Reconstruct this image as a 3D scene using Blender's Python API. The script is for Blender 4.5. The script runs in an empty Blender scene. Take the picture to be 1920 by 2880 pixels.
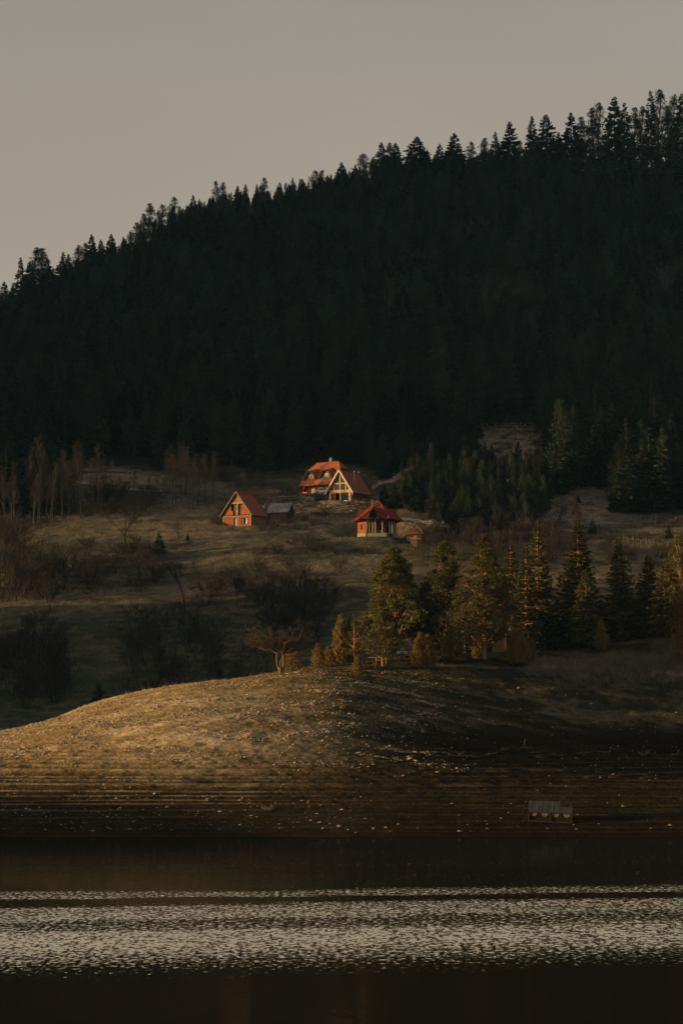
import bpy, math, random
import numpy as np
from mathutils import Vector, Matrix

# ------------------------------------------------------------------ camera
SC = bpy.context.scene
COL = SC.collection
F = 6800.0                       # focal length in photograph pixels
HZ = 2060.0                      # horizon row of the photograph
EYE = 10.0                       # eye height above the lake
TH = math.atan((HZ - 1440.0) / F)
cam_d = bpy.data.cameras.new('camera'); cam = bpy.data.objects.new('camera', cam_d); COL.objects.link(cam)
cam_d.sensor_fit = 'HORIZONTAL'; cam_d.sensor_width = 36.0; cam_d.lens = 36.0 * F / 1920.0
cam_d.clip_start = 1.0; cam_d.clip_end = 8000.0
cam.location = (0, 0, EYE); cam.rotation_euler = (math.pi / 2 + TH, 0, 0)
SC.camera = cam
SC.view_settings.view_transform = 'Standard'; SC.view_settings.look = 'None'
SC.view_settings.exposure = 0.60; SC.view_settings.gamma = 1.0
SC.cycles.max_bounces = 5; SC.cycles.diffuse_bounces = 2; SC.cycles.glossy_bounces = 2
SC.cycles.transparent_max_bounces = 6; SC.cycles.volume_bounces = 0; SC.cycles.transmission_bounces = 2

# ------------------------------------------------------------------ sky and sun
SUN_EL = math.radians(7.2)
SUN_AZ = math.radians(-99.0)     # measured from +Y (view direction), negative = left of the view
to_sun = Vector((math.sin(SUN_AZ) * math.cos(SUN_EL), math.cos(SUN_AZ) * math.cos(SUN_EL), math.sin(SUN_EL)))
world = bpy.data.worlds.new('World'); SC.world = world; world.use_nodes = True
wn = world.node_tree.nodes; wl = world.node_tree.links; wn.clear()
out = wn.new('ShaderNodeOutputWorld')
sky = wn.new('ShaderNodeTexSky'); sky.sky_type = 'NISHITA'; sky.sun_disc = False
sky.sun_elevation = SUN_EL; sky.sun_rotation = SUN_AZ; sky.dust_density = 4.0; sky.air_density = 1.0
bg1 = wn.new('ShaderNodeBackground'); bg1.inputs['Strength'].default_value = 0.05
wl.new(sky.outputs[0], bg1.inputs['Color'])
# the thin even veil of high cloud in front of the clear sky
tc = wn.new('ShaderNodeTexCoord'); sx = wn.new('ShaderNodeSeparateXYZ'); wl.new(tc.outputs['Generated'], sx.inputs[0])
ramp = wn.new('ShaderNodeValToRGB'); wl.new(sx.outputs['Z'], ramp.inputs[0])
e = ramp.color_ramp.elements
e[0].position = 0.0; e[0].color = (.470, .372, .290, 1)
e[1].position = 1.0; e[1].color = (.235, .240, .235, 1)
m = ramp.color_ramp.elements.new(0.13); m.color = (.385, .325, .258, 1)
m = ramp.color_ramp.elements.new(0.62); m.color = (.275, .258, .222, 1)
m = ramp.color_ramp.elements.new(0.30); m.color = (.290, .268, .228, 1)
wnz = wn.new('ShaderNodeTexNoise'); wnz.inputs['Scale'].default_value = 2.5; wnz.inputs['Detail'].default_value = 3
wmp = wn.new('ShaderNodeMapping'); wmp.inputs['Scale'].default_value = (1.5, 1, 5); wmp.inputs['Rotation'].default_value = (0, .25, 0)
wl.new(tc.outputs['Generated'], wmp.inputs[0]); wl.new(wmp.outputs[0], wnz.inputs['Vector'])
wmx = wn.new('ShaderNodeMix'); wmx.data_type = 'RGBA'; wmx.blend_type = 'MULTIPLY'; wmx.inputs[0].default_value = 0.22
wl.new(ramp.outputs[0], wmx.inputs[6]); wl.new(wnz.outputs['Fac'], wmx.inputs[7])
bg2 = wn.new('ShaderNodeBackground'); bg2.inputs['Strength'].default_value = 0.85
wl.new(wmx.outputs[2], bg2.inputs['Color'])
mixs = wn.new('ShaderNodeMixShader'); mixs.inputs[0].default_value = 0.95
wl.new(bg1.outputs[0], mixs.inputs[1]); wl.new(bg2.outputs[0], mixs.inputs[2]); wl.new(mixs.outputs[0], out.inputs['Surface'])
sd = bpy.data.lights.new('sun', 'SUN'); sd.energy = 5.0; sd.angle = math.radians(0.5); sd.color = (1.0, 0.64, 0.28)
sun = bpy.data.objects.new('sun', sd); COL.objects.link(sun)
sun.rotation_euler = (-to_sun).to_track_quat('-Z', 'Y').to_euler()

# ------------------------------------------------------------------ helpers
rng = np.random.default_rng(11)
R = random.Random(5)
def sstep(a, b, x):
    t = np.clip((np.asarray(x, float) - a) / (b - a), 0, 1); return t * t * (3 - 2 * t)
def py_to_z(py, D):              # height of the point seen at row py when it stands D metres away
    return EYE + D * np.tan(TH + np.arctan((1440.0 - np.asarray(py, float)) / F))
def ray(px, py):
    a = (px - 960.0) / F; b = (1440.0 - py) / F
    return Vector((a, math.cos(TH) - b * math.sin(TH), math.sin(TH) + b * math.cos(TH)))
def P(px, py, D):
    d = ray(px, py); return Vector((0, 0, EYE)) + d * (D / d.y)
_tab = np.random.default_rng(3).random((256, 256))
def vnoise(x, y):
    xi = np.floor(x).astype(int); yi = np.floor(y).astype(int); fx = x - xi; fy = y - yi
    fx = fx * fx * (3 - 2 * fx); fy = fy * fy * (3 - 2 * fy)
    a = _tab[xi & 255, yi & 255]; b = _tab[(xi + 1) & 255, yi & 255]; c = _tab[xi & 255, (yi + 1) & 255]; d = _tab[(xi + 1) & 255, (yi + 1) & 255]
    return a + (b - a) * fx + (c - a) * fy + (a - b - c + d) * fx * fy
def fbm(x, y, o=4):
    s = 0; w = 1; t = 0
    for k in range(o):
        s = s + w * vnoise(x * 2 ** k + 17.3 * k, y * 2 ** k + 5.1 * k); t += w; w *= .5
    return s / t

def setmesh(name, V, Fc, mats, mi=None, smooth=False):
    V = np.asarray(V, np.float32).reshape(-1, 3)
    me = bpy.data.meshes.new(name)
    if isinstance(Fc, np.ndarray):
        k = Fc.shape[1]; n = len(Fc)
        me.vertices.add(len(V)); me.vertices.foreach_set('co', V.ravel())
        me.loops.add(n * k); me.loops.foreach_set('vertex_index', Fc.astype(np.int32).ravel())
        me.polygons.add(n); me.polygons.foreach_set('loop_start', np.arange(n, dtype=np.int32) * k)
        me.polygons.foreach_set('loop_total', np.full(n, k, np.int32))
    else:
        me.from_pydata([tuple(map(float, v)) for v in V], [], Fc)
    for m_ in (mats if isinstance(mats, (list, tuple)) else [mats]): me.materials.append(m_)
    if mi is not None: me.polygons.foreach_set('material_index', np.asarray(mi, np.int32))
    if smooth: me.polygons.foreach_set('use_smooth', np.ones(len(me.polygons), bool))
    me.update(calc_edges=True); me.validate()
    return me
def link(name, me, parent=None, loc=None):
    o = bpy.data.objects.new(name, me); COL.objects.link(o)
    if parent is not None: o.parent = parent
    if loc is not None: o.location = loc
    return o
def tag(o, label=None, cat=None, group=None, kind=None):
    if label: o['label'] = label
    if cat: o['category'] = cat
    if group: o['group'] = group
    if kind: o['kind'] = kind
    return o
def thing(name, label, cat, loc=(0, 0, 0), rz=0.0, group=None):
    o = bpy.data.objects.new(name, None); COL.objects.link(o); o.empty_display_size = .5
    o.location = loc; o.rotation_euler = (0, 0, rz)
    return tag(o, label, cat, group)
def dup(o, loc, rz, sc=1.0, label=None, group=None, cat=None):
    r = o.copy(); COL.objects.link(r); r.location = loc; r.rotation_euler = (o.rotation_euler[0], o.rotation_euler[1], rz)
    r.scale = (sc, sc, sc) if not isinstance(sc, (tuple, list)) else sc
    tag(r, label, cat, group)
    for ch in o.children:
        c = ch.copy(); COL.objects.link(c); c.parent = r
        for g in ch.children:
            d = g.copy(); COL.objects.link(d); d.parent = c
    return r

class MB:
    "collects plain shapes into one mesh"
    def __init__(s): s.v = []; s.f = []
    def add(s, pts, faces):
        b = len(s.v); s.v += [tuple(p) for p in pts]; s.f += [tuple(b + i for i in f) for f in faces]; return s
    def box(s, x0, x1, y0, y1, z0, z1, M=None):
        p = [Vector((x, y, z)) for z in (z0, z1) for y in (y0, y1) for x in (x0, x1)]
        if M is not None: p = [M @ q for q in p]
        return s.add(p, [(0, 2, 3, 1), (4, 5, 7, 6), (0, 1, 5, 4), (2, 6, 7, 3), (0, 4, 6, 2), (1, 3, 7, 5)])
    def slab(s, pts, t):
        "flat polygon given thickness t below its face (counter-clockwise seen from outside)"
        p = [Vector(q) for q in pts]; n = Vector((0, 0, 0))
        for i in range(1, len(p) - 1): n += (p[i] - p[0]).cross(p[i + 1] - p[0])
        n.normalize(); q = [a - n * t for a in p]; k = len(p)
        return s.add(p + q, [tuple(range(k)), tuple(range(2 * k - 1, k - 1, -1))] + [(i, i + k, (i + 1) % k + k, (i + 1) % k) for i in range(k)])
    def beam(s, a, b, w, h=None):
        a = Vector(a); b = Vector(b); h = w if h is None else h
        d = (b - a).normalized(); up = Vector((0, 0, 1)) if abs(d.z) < .95 else Vector((0, 1, 0))
        x = d.cross(up).normalized(); y = x.cross(d)
        p = [c + x * (i * w / 2) + y * (j * h / 2) for c in (a, b) for i, j in ((-1, -1), (1, -1), (1, 1), (-1, 1))]
        return s.add(p, [(3, 2, 1, 0), (4, 5, 6, 7), (0, 1, 5, 4), (1, 2, 6, 5), (2, 3, 7, 6), (3, 0, 4, 7)])
    def tube(s, a, b, r0, r1=None, n=8):
        a = Vector(a); b = Vector(b); r1 = r0 if r1 is None else r1
        d = (b - a).normalized(); up = Vector((0, 0, 1)) if abs(d.z) < .95 else Vector((0, 1, 0))
        x = d.cross(up).normalized(); y = x.cross(d)
        p = [c + x * (r * math.cos(t)) + y * (r * math.sin(t)) for c, r in ((a, r0), (b, r1)) for t in [2 * math.pi * i / n for i in range(n)]]
        return s.add(p, [(i, (i + 1) % n, n + (i + 1) % n, n + i) for i in range(n)] + [tuple(range(n - 1, -1, -1)), tuple(range(n, 2 * n))])
    def rock(s, c, r, sq=.6, seed=0):
        q = random.Random(seed)
        t = (1 + 5 ** .5) / 2
        p = [(-1, t, 0), (1, t, 0), (-1, -t, 0), (1, -t, 0), (0, -1, t), (0, 1, t), (0, -1, -t), (0, 1, -t), (t, 0, -1), (t, 0, 1), (-t, 0, -1), (-t, 0, 1)]
        p = [Vector((a * q.uniform(.75, 1.25), b * q.uniform(.75, 1.25), d * sq * q.uniform(.75, 1.2))) * (r / 1.9) + Vector(c) for a, b, d in p]
        return s.add(p, [(0, 11, 5), (0, 5, 1), (0, 1, 7), (0, 7, 10), (0, 10, 11), (1, 5, 9), (5, 11, 4), (11, 10, 2), (10, 7, 6), (7, 1, 8), (3, 9, 4), (3, 4, 2), (3, 2, 6), (3, 6, 8), (3, 8, 9), (4, 9, 5), (2, 4, 11), (6, 2, 10), (8, 6, 7), (9, 8, 1)])
    def build(s, name, mat, parent=None):
        me = setmesh(name, s.v, s.f, mat)
        return link(name, me, parent)

# ------------------------------------------------------------------ materials
def mat(name, rgb, rough=.85, var=.25, scale=3.0, coord='Object', rnd=0.0, spec=.2, bump=0.0, metal=0.0, stretch=(1, 1, 1), rgb2=None, trans=0.0):
    m = bpy.data.materials.new(name); m.use_nodes = True; nt = m.node_tree; N = nt.nodes; L = nt.links
    b = N['Principled BSDF']; b.inputs['Roughness'].default_value = rough; b.inputs['Specular IOR Level'].default_value = spec; b.inputs['Metallic'].default_value = metal
    t = N.new('ShaderNodeTexCoord'); mp = N.new('ShaderNodeMapping'); mp.inputs['Scale'].default_value = stretch
    L.new(t.outputs[coord], mp.inputs[0])
    nz = N.new('ShaderNodeTexNoise'); nz.inputs['Scale'].default_value = scale; nz.inputs['Detail'].default_value = 4; nz.inputs['Roughness'].default_value = .65
    L.new(mp.outputs[0], nz.inputs['Vector'])
    r = N.new('ShaderNodeValToRGB'); L.new(nz.outputs['Fac'], r.inputs[0])
    a = [c * (1 - var) for c in rgb]; c2 = rgb2 or [min(1, c * (1 + var)) for c in rgb]
    r.color_ramp.elements[0].position = .32; r.color_ramp.elements[0].color = (*a, 1)
    r.color_ramp.elements[1].position = .68; r.color_ramp.elements[1].color = (*c2, 1)
    col = r.outputs[0]
    if rnd:
        oi = N.new('ShaderNodeObjectInfo'); mr = N.new('ShaderNodeMapRange'); L.new(oi.outputs['Random'], mr.inputs[0])
        mr.inputs[3].default_value = 1 - rnd; mr.inputs[4].default_value = 1 + rnd
        mm = N.new('ShaderNodeVectorMath'); mm.operation = 'SCALE'; L.new(col, mm.inputs[0]); L.new(mr.outputs[0], mm.inputs['Scale']); col = mm.outputs[0]
    L.new(col, b.inputs['Base Color'])
    if bump:
        bp = N.new('ShaderNodeBump'); bp.inputs['Strength'].default_value = 1; bp.inputs['Distance'].default_value = bump
        L.new(nz.outputs['Fac'], bp.inputs['Height']); L.new(bp.outputs[0], b.inputs['Normal'])
    if trans:
        tr = N.new('ShaderNodeBsdfTranslucent'); L.new(col, tr.inputs['Color']); mx = N.new('ShaderNodeMixShader'); mx.inputs[0].default_value = trans
        L.new(b.outputs[0], mx.inputs[1]); L.new(tr.outputs[0], mx.inputs[2]); L.new(mx.outputs[0], N['Material Output'].inputs['Surface'])
    return m
def rowmat(name, rgb, dark, axis='Z', period=.4, col_axis='X', cperiod=.3, duty=.25, rough=.8, var=.2, offset=.5):
    "bricks, tiles or boards: rows across one axis, staggered joints along another"
    m = bpy.data.materials.new(name); m.use_nodes = True; nt = m.node_tree; N = nt.nodes; L = nt.links
    b = N['Principled BSDF']; b.inputs['Roughness'].default_value = rough; b.inputs['Specular IOR Level'].default_value = .04
    t = N.new('ShaderNodeTexCoord'); s = N.new('ShaderNodeSeparateXYZ'); L.new(t.outputs['Object'], s.inputs[0])
    def M(op, a, bb=None, c=None):
        n = N.new('ShaderNodeMath'); n.operation = op
        for i, q in enumerate((a, bb, c)):
            if q is None: continue
            if isinstance(q, (int, float)): n.inputs[i].default_value = q
            else: L.new(q, n.inputs[i])
        return n.outputs[0]
    if col_axis == 'XY': ca = M('ADD', s.outputs['X'], s.outputs['Y'])
    else: ca = s.outputs[col_axis]
    row = M('DIVIDE', s.outputs[axis], period); rf = M('FRACT', row); ri = M('FLOOR', row)
    cc = M('ADD', M('DIVIDE', ca, cperiod), M('MULTIPLY', ri, offset)); cf = M('FRACT', cc); ci = M('FLOOR', cc)
    g1 = M('LESS_THAN', rf, duty); g2 = M('LESS_THAN', cf, duty * .6)
    g = M('MAXIMUM', g1, M('MULTIPLY', g2, .6))
    cb = N.new('ShaderNodeCombineXYZ'); L.new(ri, cb.inputs[0]); L.new(ci, cb.inputs[1])
    wnn = N.new('ShaderNodeTexWhiteNoise'); wnn.noise_dimensions = '2D'; L.new(cb.outputs[0], wnn.inputs['Vector'])
    nz = N.new('ShaderNodeTexNoise'); nz.inputs['Scale'].default_value = .9; nz.inputs['Detail'].default_value = 4; L.new(t.outputs['Object'], nz.inputs['Vector'])
    v = M('ADD', M('MULTIPLY', wnn.outputs['Value'], var), M('MULTIPLY', nz.outputs['Fac'], var * 1.5)); v = M('ADD', v, 1 - var * 1.25)
    mx = N.new('ShaderNodeMix'); mx.data_type = 'RGBA'; L.new(g, mx.inputs[0]); mx.inputs[6].default_value = (*rgb, 1); mx.inputs[7].default_value = (*dark, 1)
    sc = N.new('ShaderNodeVectorMath'); sc.operation = 'SCALE'; L.new(mx.outputs[2], sc.inputs[0]); L.new(v, sc.inputs['Scale']); L.new(sc.outputs[0], b.inputs['Base Color'])
    return m

# ------------------------------------------------------------------ where the buildings stand (origin = middle of the base)
def anchor(local, yaw, px, py, D):
    w = P(px, py, D); c, s = math.cos(-yaw), math.sin(-yaw)
    return Vector((w.x - (local[0] * c - local[1] * s), w.y - (local[0] * s + local[1] * c), w.z - local[2]))
YA = math.radians(38); OA = anchor((-5.5, -5.2, 2.5), YA, 839.9, 1368, 628)
YB = math.radians(33); OB = anchor((0, -4.7, 8.25), YB, 952.4, 1322, 610)
YC = math.radians(31); OC = anchor((0, -3.6, 8.85), YC, 663, 1383, 592)
YD = math.radians(21); OD = anchor((-2.95, 0, 4.05), YD, 760, 1416.4, 600)
YE = math.radians(4);  OE = anchor((0, 1.0, 9.35), YE, 1061, 1408, 582)
YF_ = math.radians(18); OF = anchor((0, 0, 4.2), YF_, 1168, 1483.6, 574)
OG = P(1166, 1546, 560)
OS = P(1395, 1838, 352); OS = Vector((OS.x, OS.y, OS.z))   # shelter under the pines
OH = P(1546, 2308, 241)                                   # shore hut
PADS = [  # x, y, z, inner radius, outer radius
    (OA.x + 1, OA.y, OA.z, 8.5, 15), (OB.x, OB.y, OB.z, 7, 11), (OC.x, OC.y, OC.z, 5.0, 9), (OD.x, OD.y, OD.z, 3.0, 6),
    (OE.x, OE.y, OE.z, 7.0, 13), (OF.x, OF.y, OF.z, 3.0, 6)]

# ------------------------------------------------------------------ the ground: one sheet from behind the camera to beyond the ridge
CP = [-700, 0, 300, 600, 900, 1200, 1500, 1920, 2600]
RIDGE = [1020, 886, 742, 604, 550, 494, 472, 496, 496]
rows = []
def zr(D, z): rows.append((D, [float(z)] * 9 if np.isscalar(z) else [float(q) for q in z]))
def pr(D, py): rows.append((D, [float(py_to_z(q, D)) for q in (py if not np.isscalar(py) else [py] * 9)]))
zr(-400, 14); zr(-3, 8.4); zr(6, 7.6); zr(26, -3.5); zr(60, -4); zr(200, -3); zr(233, 0.0)
pr(262, [2215, 2200, 2195, 2190, 2190, 2190, 2195, 2195, 2195])
pr(285, [2135, 2085, 2046, 2022, 2034, 2085, 2135, 2185, 2200])
pr(300, [2130, 2056, 1992, 1954, 1950, 2008, 2062, 2125, 2150])
pr(318, [2240, 2105, 1967, 1914, 1893, 1935, 1985, 2050, 2080])
zr(338, [1, 2.5, 9, 16.3, 19.1, 20.4, 19.8, 18.6, 19])
zr(354, [1, 2, 5.5, 12, 16.6, 21.3, 21.7, 24.2, 26])
zr(385, [2, 3, 5.5, 9, 12, 15.5, 17.5, 21.5, 24])
zr(415, [8.6, 8.6, 10.5, 12, 13.5, 16, 18.5, 22, 24])
pr(450, [1965, 1960, 1955, 1930, 1905, 1890, 1865, 1840, 1840])
pr(500, [1795, 1790, 1790, 1785, 1775, 1765, 1750, 1740, 1740])
pr(550, [1620, 1620, 1620, 1612, 1602, 1600, 1592, 1590, 1590])
pr(600, [1455, 1452, 1450, 1450, 1450, 1452, 1452, 1450, 1450])
pr(640, 1345)
for D_, fr in ((700, .20), (800, .50), (900, .78), (1000, 1.0)):
    pr(D_, [1345 + (r_ - 1345) * fr for r_ in RIDGE])
zr(1080, [py_to_z(r_, 1000) - 30 for r_ in RIDGE]); zr(1500, 90); zr(2600, 60); zr(6000, 80)
RD = np.array([r_[0] for r_ in rows], float); RZ = np.array([r_[1] for r_ in rows]); CU = (np.array(CP, float) - 960) / F
def pchip(x, y, xq):
    "monotone cubic along axis 0"
    h = np.diff(x)[:, None]; d = np.diff(y, axis=0) / h; m_ = np.zeros_like(y)
    w1 = 2 * h[1:] + h[:-1]; w2 = h[1:] + 2 * h[:-1]; ok = (d[:-1] * d[1:]) > 0
    with np.errstate(divide='ignore', invalid='ignore'):
        hm = (w1 + w2) / (w1 / d[:-1] + w2 / d[1:])
    m_[1:-1] = np.where(ok, hm, 0); m_[0] = d[0]; m_[-1] = d[-1]
    i = np.clip(np.searchsorted(x, xq) - 1, 0, len(x) - 2); t = ((xq - x[i]) / (x[i + 1] - x[i]))[:, None]; hh = h[i]
    return (2 * t ** 3 - 3 * t ** 2 + 1) * y[i] + (t ** 3 - 2 * t ** 2 + t) * hh * m_[i] + (-2 * t ** 3 + 3 * t ** 2) * y[i + 1] + (t ** 3 - t ** 2) * hh * m_[i + 1]
GD = np.concatenate([np.linspace(-400, 0, 12), np.linspace(3, 27, 12)[:-1], np.linspace(27, 228, 24)[:-1], np.arange(228, 285, .16), np.arange(285, 362, .35),
                     np.arange(362, 700, .75), np.arange(700, 1100, 3.0), np.linspace(1100, 6000, 30)])
GU = np.concatenate([-np.geomspace(3.2, .175, 46)[:-1], np.linspace(-.17, .17, 420), np.geomspace(.175, 3.2, 24)])
Zr = pchip(RD, RZ, GD)                                                  # rows -> (nD, 9)
Zg = pchip(CU, Zr.T.copy(), np.clip(GU, CU[0], CU[-1])).T               # (nD, nU)
Dm, Um = np.meshgrid(GD, GU, indexing='ij'); Xg = Um * np.maximum(Dm, 200.0); Yg = Dm + 0 * Um
# unseen hills added on the left, shaped to shade valley and lower shore
lh = sstep(0, 180, -Xg - (0.165 * np.maximum(Yg, 200) + 16))
prof = np.interp(Yg - .158 * Xg, [0, 140, 175, 254, 264, 288, 350, 360, 380, 410, 500, 530, 545, 630, 640, 700, 1200, 1700], [0, 0, 30, 30, 25, 0, 0, 42, 85, 105, 100, 45, 0, 0, 190, 300, 330, 100])
Zg = Zg + lh * prof
nz1 = fbm(Xg / 34, Yg / 34, 3) - .5; nz2 = fbm(Xg / 7 + 40, Yg / 7, 4) - .5
amp = np.interp(GD, [228, 262, 285, 360, 420, 640, 720, 1000], [0, .25, .5, .5, 2.2, 2.6, 5, 6])[:, None]
amp2 = np.interp(GD, [240, 265, 345, 365], [0, 1, 1, 0])[:, None]
Zg = Zg + nz1 * amp + nz2 * amp * .35 + amp2 * (.34 * (fbm(Xg / 1.7, Yg / 1.3 + 9, 3) - .5) + .12 * (fbm(Xg / .55 + 5, Yg / .55, 2) - .5))
# wave-cut terraces of the falling water level
ph = Zg / .46 + 1.1 * fbm(Zg * 1.3 + 9, Xg / 240, 2) + .55 * fbm(Xg / 18, Zg * 1.5, 3)
tw = sstep(.1, .5, Zg) * (1 - sstep(6.0, 10.0, Zg + 2.5 * (fbm(Xg / 14, Yg / 3, 2) - .5))) * ((Dm > 228) & (Dm < 300))
Zg = Zg + tw * (.06 * np.sin(2 * np.pi * ph) + .03 * np.sin(2 * np.pi * ph * 2.7 + 1))
for cx, cy, cz, r1, r2 in PADS:
    w_ = 1 - sstep(r1, r2, np.hypot(Xg - cx, Yg - cy)); Zg = Zg * (1 - w_) + cz * w_
def hgt(x, y):
    x = np.asarray(x, float); y = np.asarray(y, float); u = x / np.maximum(y, 200.0)
    i = np.interp(y, GD, np.arange(len(GD))); j = np.interp(u, GU, np.arange(len(GU)))
    i0 = np.clip(i.astype(int), 0, len(GD) - 2); j0 = np.clip(j.astype(int), 0, len(GU) - 2); a = i - i0; b = j - j0
    return Zg[i0, j0] * (1 - a) * (1 - b) + Zg[i0 + 1, j0] * a * (1 - b) + Zg[i0, j0 + 1] * (1 - a) * b + Zg[i0 + 1, j0 + 1] * a * b
_DS = np.concatenate([np.arange(229, 420, .2), np.arange(420, 1100, .6)])
def hit(px, py, dmin=229.0):
    "the point of the ground seen at a pixel of the photograph"
    d = ray(px, py); x = d.x / d.y * _DS; z = EYE + d.z / d.y * _DS
    below = (hgt(x, _DS) >= z) & (_DS >= dmin)
    k = int(np.argmax(below)) if below.any() else len(_DS) - 1
    D = float(_DS[k]); xx = d.x / d.y * D
    return Vector((xx, D, float(hgt(xx, D))))
def toscreen(X, Y, Z):
    c, s = math.cos(TH), math.sin(TH); dz = Z - EYE
    f = Y * c + dz * s; u = -Y * s + dz * c
    return 960 + F * X / f, 1440 - F * u / f
def inpoly(px, py, poly):
    r = np.zeros(np.shape(px), bool); n = len(poly)
    for i in range(n):
        x0, y0 = poly[i]; x1, y1 = poly[(i + 1) % n]
        if y0 == y1: continue
        r ^= ((y0 > py) != (y1 > py)) & (px < (x1 - x0) * (py - y0) / (y1 - y0) + x0)
    return r
# ground colour: what grows or lies where (dry grass, green grass, gravel, mud, forest litter), with shade painted on knoll and shore
PXg, PYg = toscreen(Xg, np.maximum(Yg, 150), Zg)
def blob(cx, cy, rx, ry, soft=.45):
    q = np.hypot((PXg - cx) / rx, (PYg - cy) / ry) + .35 * (fbm(Xg / 9, Yg / 9, 3) - .5) * 2
    return 1 - sstep(1 - soft, 1 + soft, q)
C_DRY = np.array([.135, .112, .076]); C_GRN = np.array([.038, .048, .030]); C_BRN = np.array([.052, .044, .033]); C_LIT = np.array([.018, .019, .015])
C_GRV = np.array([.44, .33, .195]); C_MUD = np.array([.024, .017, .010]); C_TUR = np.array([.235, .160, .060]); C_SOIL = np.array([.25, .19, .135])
def mixc(c, d, w): return c * (1 - w[..., None]) + d * w[..., None]
n_a = fbm(Xg / 16, Yg / 9, 4); n_b = fbm(Xg / 3.3, Yg / 2.2, 4); n_c = fbm(Xg / 5 + 60, Yg / 1.6, 3)
colr = np.broadcast_to(C_BRN, Xg.shape + (3,)).copy()
colr = mixc(colr, C_DRY, sstep(.40, .62, n_a * .6 + n_b * .4) * .8)
far = (Yg > 362)
for b_ in [(430, 1480, 260, 60), (700, 1500, 260, 75), (1000, 1590, 200, 40), (150, 1510, 220, 45), (260, 1560, 130, 25), (470, 1420, 90, 30), (1690, 1620, 150, 60), (1230, 1560, 60, 30), (200, 1705, 200, 22), (560, 1660, 120, 25), (640, 1440, 60, 20)]:
    colr = mixc(colr, C_DRY, blob(*b_) * far * sstep(.25, .5, n_b) * .85)
for b_ in [(1050, 1540, 190, 24), (860, 1560, 110, 22), (300, 1830, 400, 110), (700, 1790, 260, 60), (60, 1960, 260, 120), (900, 1760, 150, 60), (1300, 1500, 60, 20)]:
    colr = mixc(colr, C_GRN, blob(*b_) * far * (.35 + .5 * sstep(.62, .42, n_b)))
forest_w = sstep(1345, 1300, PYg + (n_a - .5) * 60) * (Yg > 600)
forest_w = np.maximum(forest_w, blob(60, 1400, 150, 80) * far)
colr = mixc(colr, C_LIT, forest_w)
for b_ in [(300, 1345, 150, 28), (1430, 1245, 110, 42), (1230, 1330, 50, 14), (1490, 1290, 60, 25), (1620, 1440, 110, 45)]:
    colr = mixc(colr, C_SOIL, blob(*b_) * far * sstep(.30, .55, n_b) * .8)
shore = sstep(.0, .5, Zg) * (Yg < 362)
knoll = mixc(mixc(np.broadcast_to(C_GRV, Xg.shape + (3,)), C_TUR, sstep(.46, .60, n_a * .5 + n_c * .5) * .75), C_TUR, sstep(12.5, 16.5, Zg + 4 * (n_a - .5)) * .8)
right_grass_shade = sstep(440, 1090, PXg + 160 * (n_a - .5))
knoll = mixc(knoll, np.array([.021, .020, .013]), right_grass_shade * (.86 + .12 * sstep(.55, .42, n_b)))  # dark grass, darkened further to paint shade on the knoll's right side
knoll = mixc(knoll, C_MUD, 1 - sstep(3.2, 9.0, Zg + 1.6 * (n_c - .5)))  # wet mud, its colour lowered to carry the lower shore's shade
knoll = mixc(knoll, C_MUD * .6, sstep(900, 1300, PXg) * (1 - sstep(9, 12, Zg)))  # mud darkened again to paint shade on the right lower shore
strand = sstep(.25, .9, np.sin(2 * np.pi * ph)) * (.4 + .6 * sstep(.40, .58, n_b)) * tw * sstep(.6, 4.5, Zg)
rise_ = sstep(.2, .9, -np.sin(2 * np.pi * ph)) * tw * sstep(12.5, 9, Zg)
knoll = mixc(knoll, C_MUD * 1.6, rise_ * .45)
knoll = mixc(knoll, C_GRV * .62 * (1 - .75 * right_grass_shade[..., None]) if False else np.array([.26, .18, .095]) * (1 - .8 * right_grass_shade[..., None]), strand * .8)
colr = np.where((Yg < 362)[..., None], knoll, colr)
nU = len(GU); nD = len(GD)
idx = np.arange(nD * nU).reshape(nD, nU)
quads = np.stack([idx[:-1, :-1], idx[:-1, 1:], idx[1:, 1:], idx[1:, :-1]], -1).reshape(-1, 4)
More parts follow.
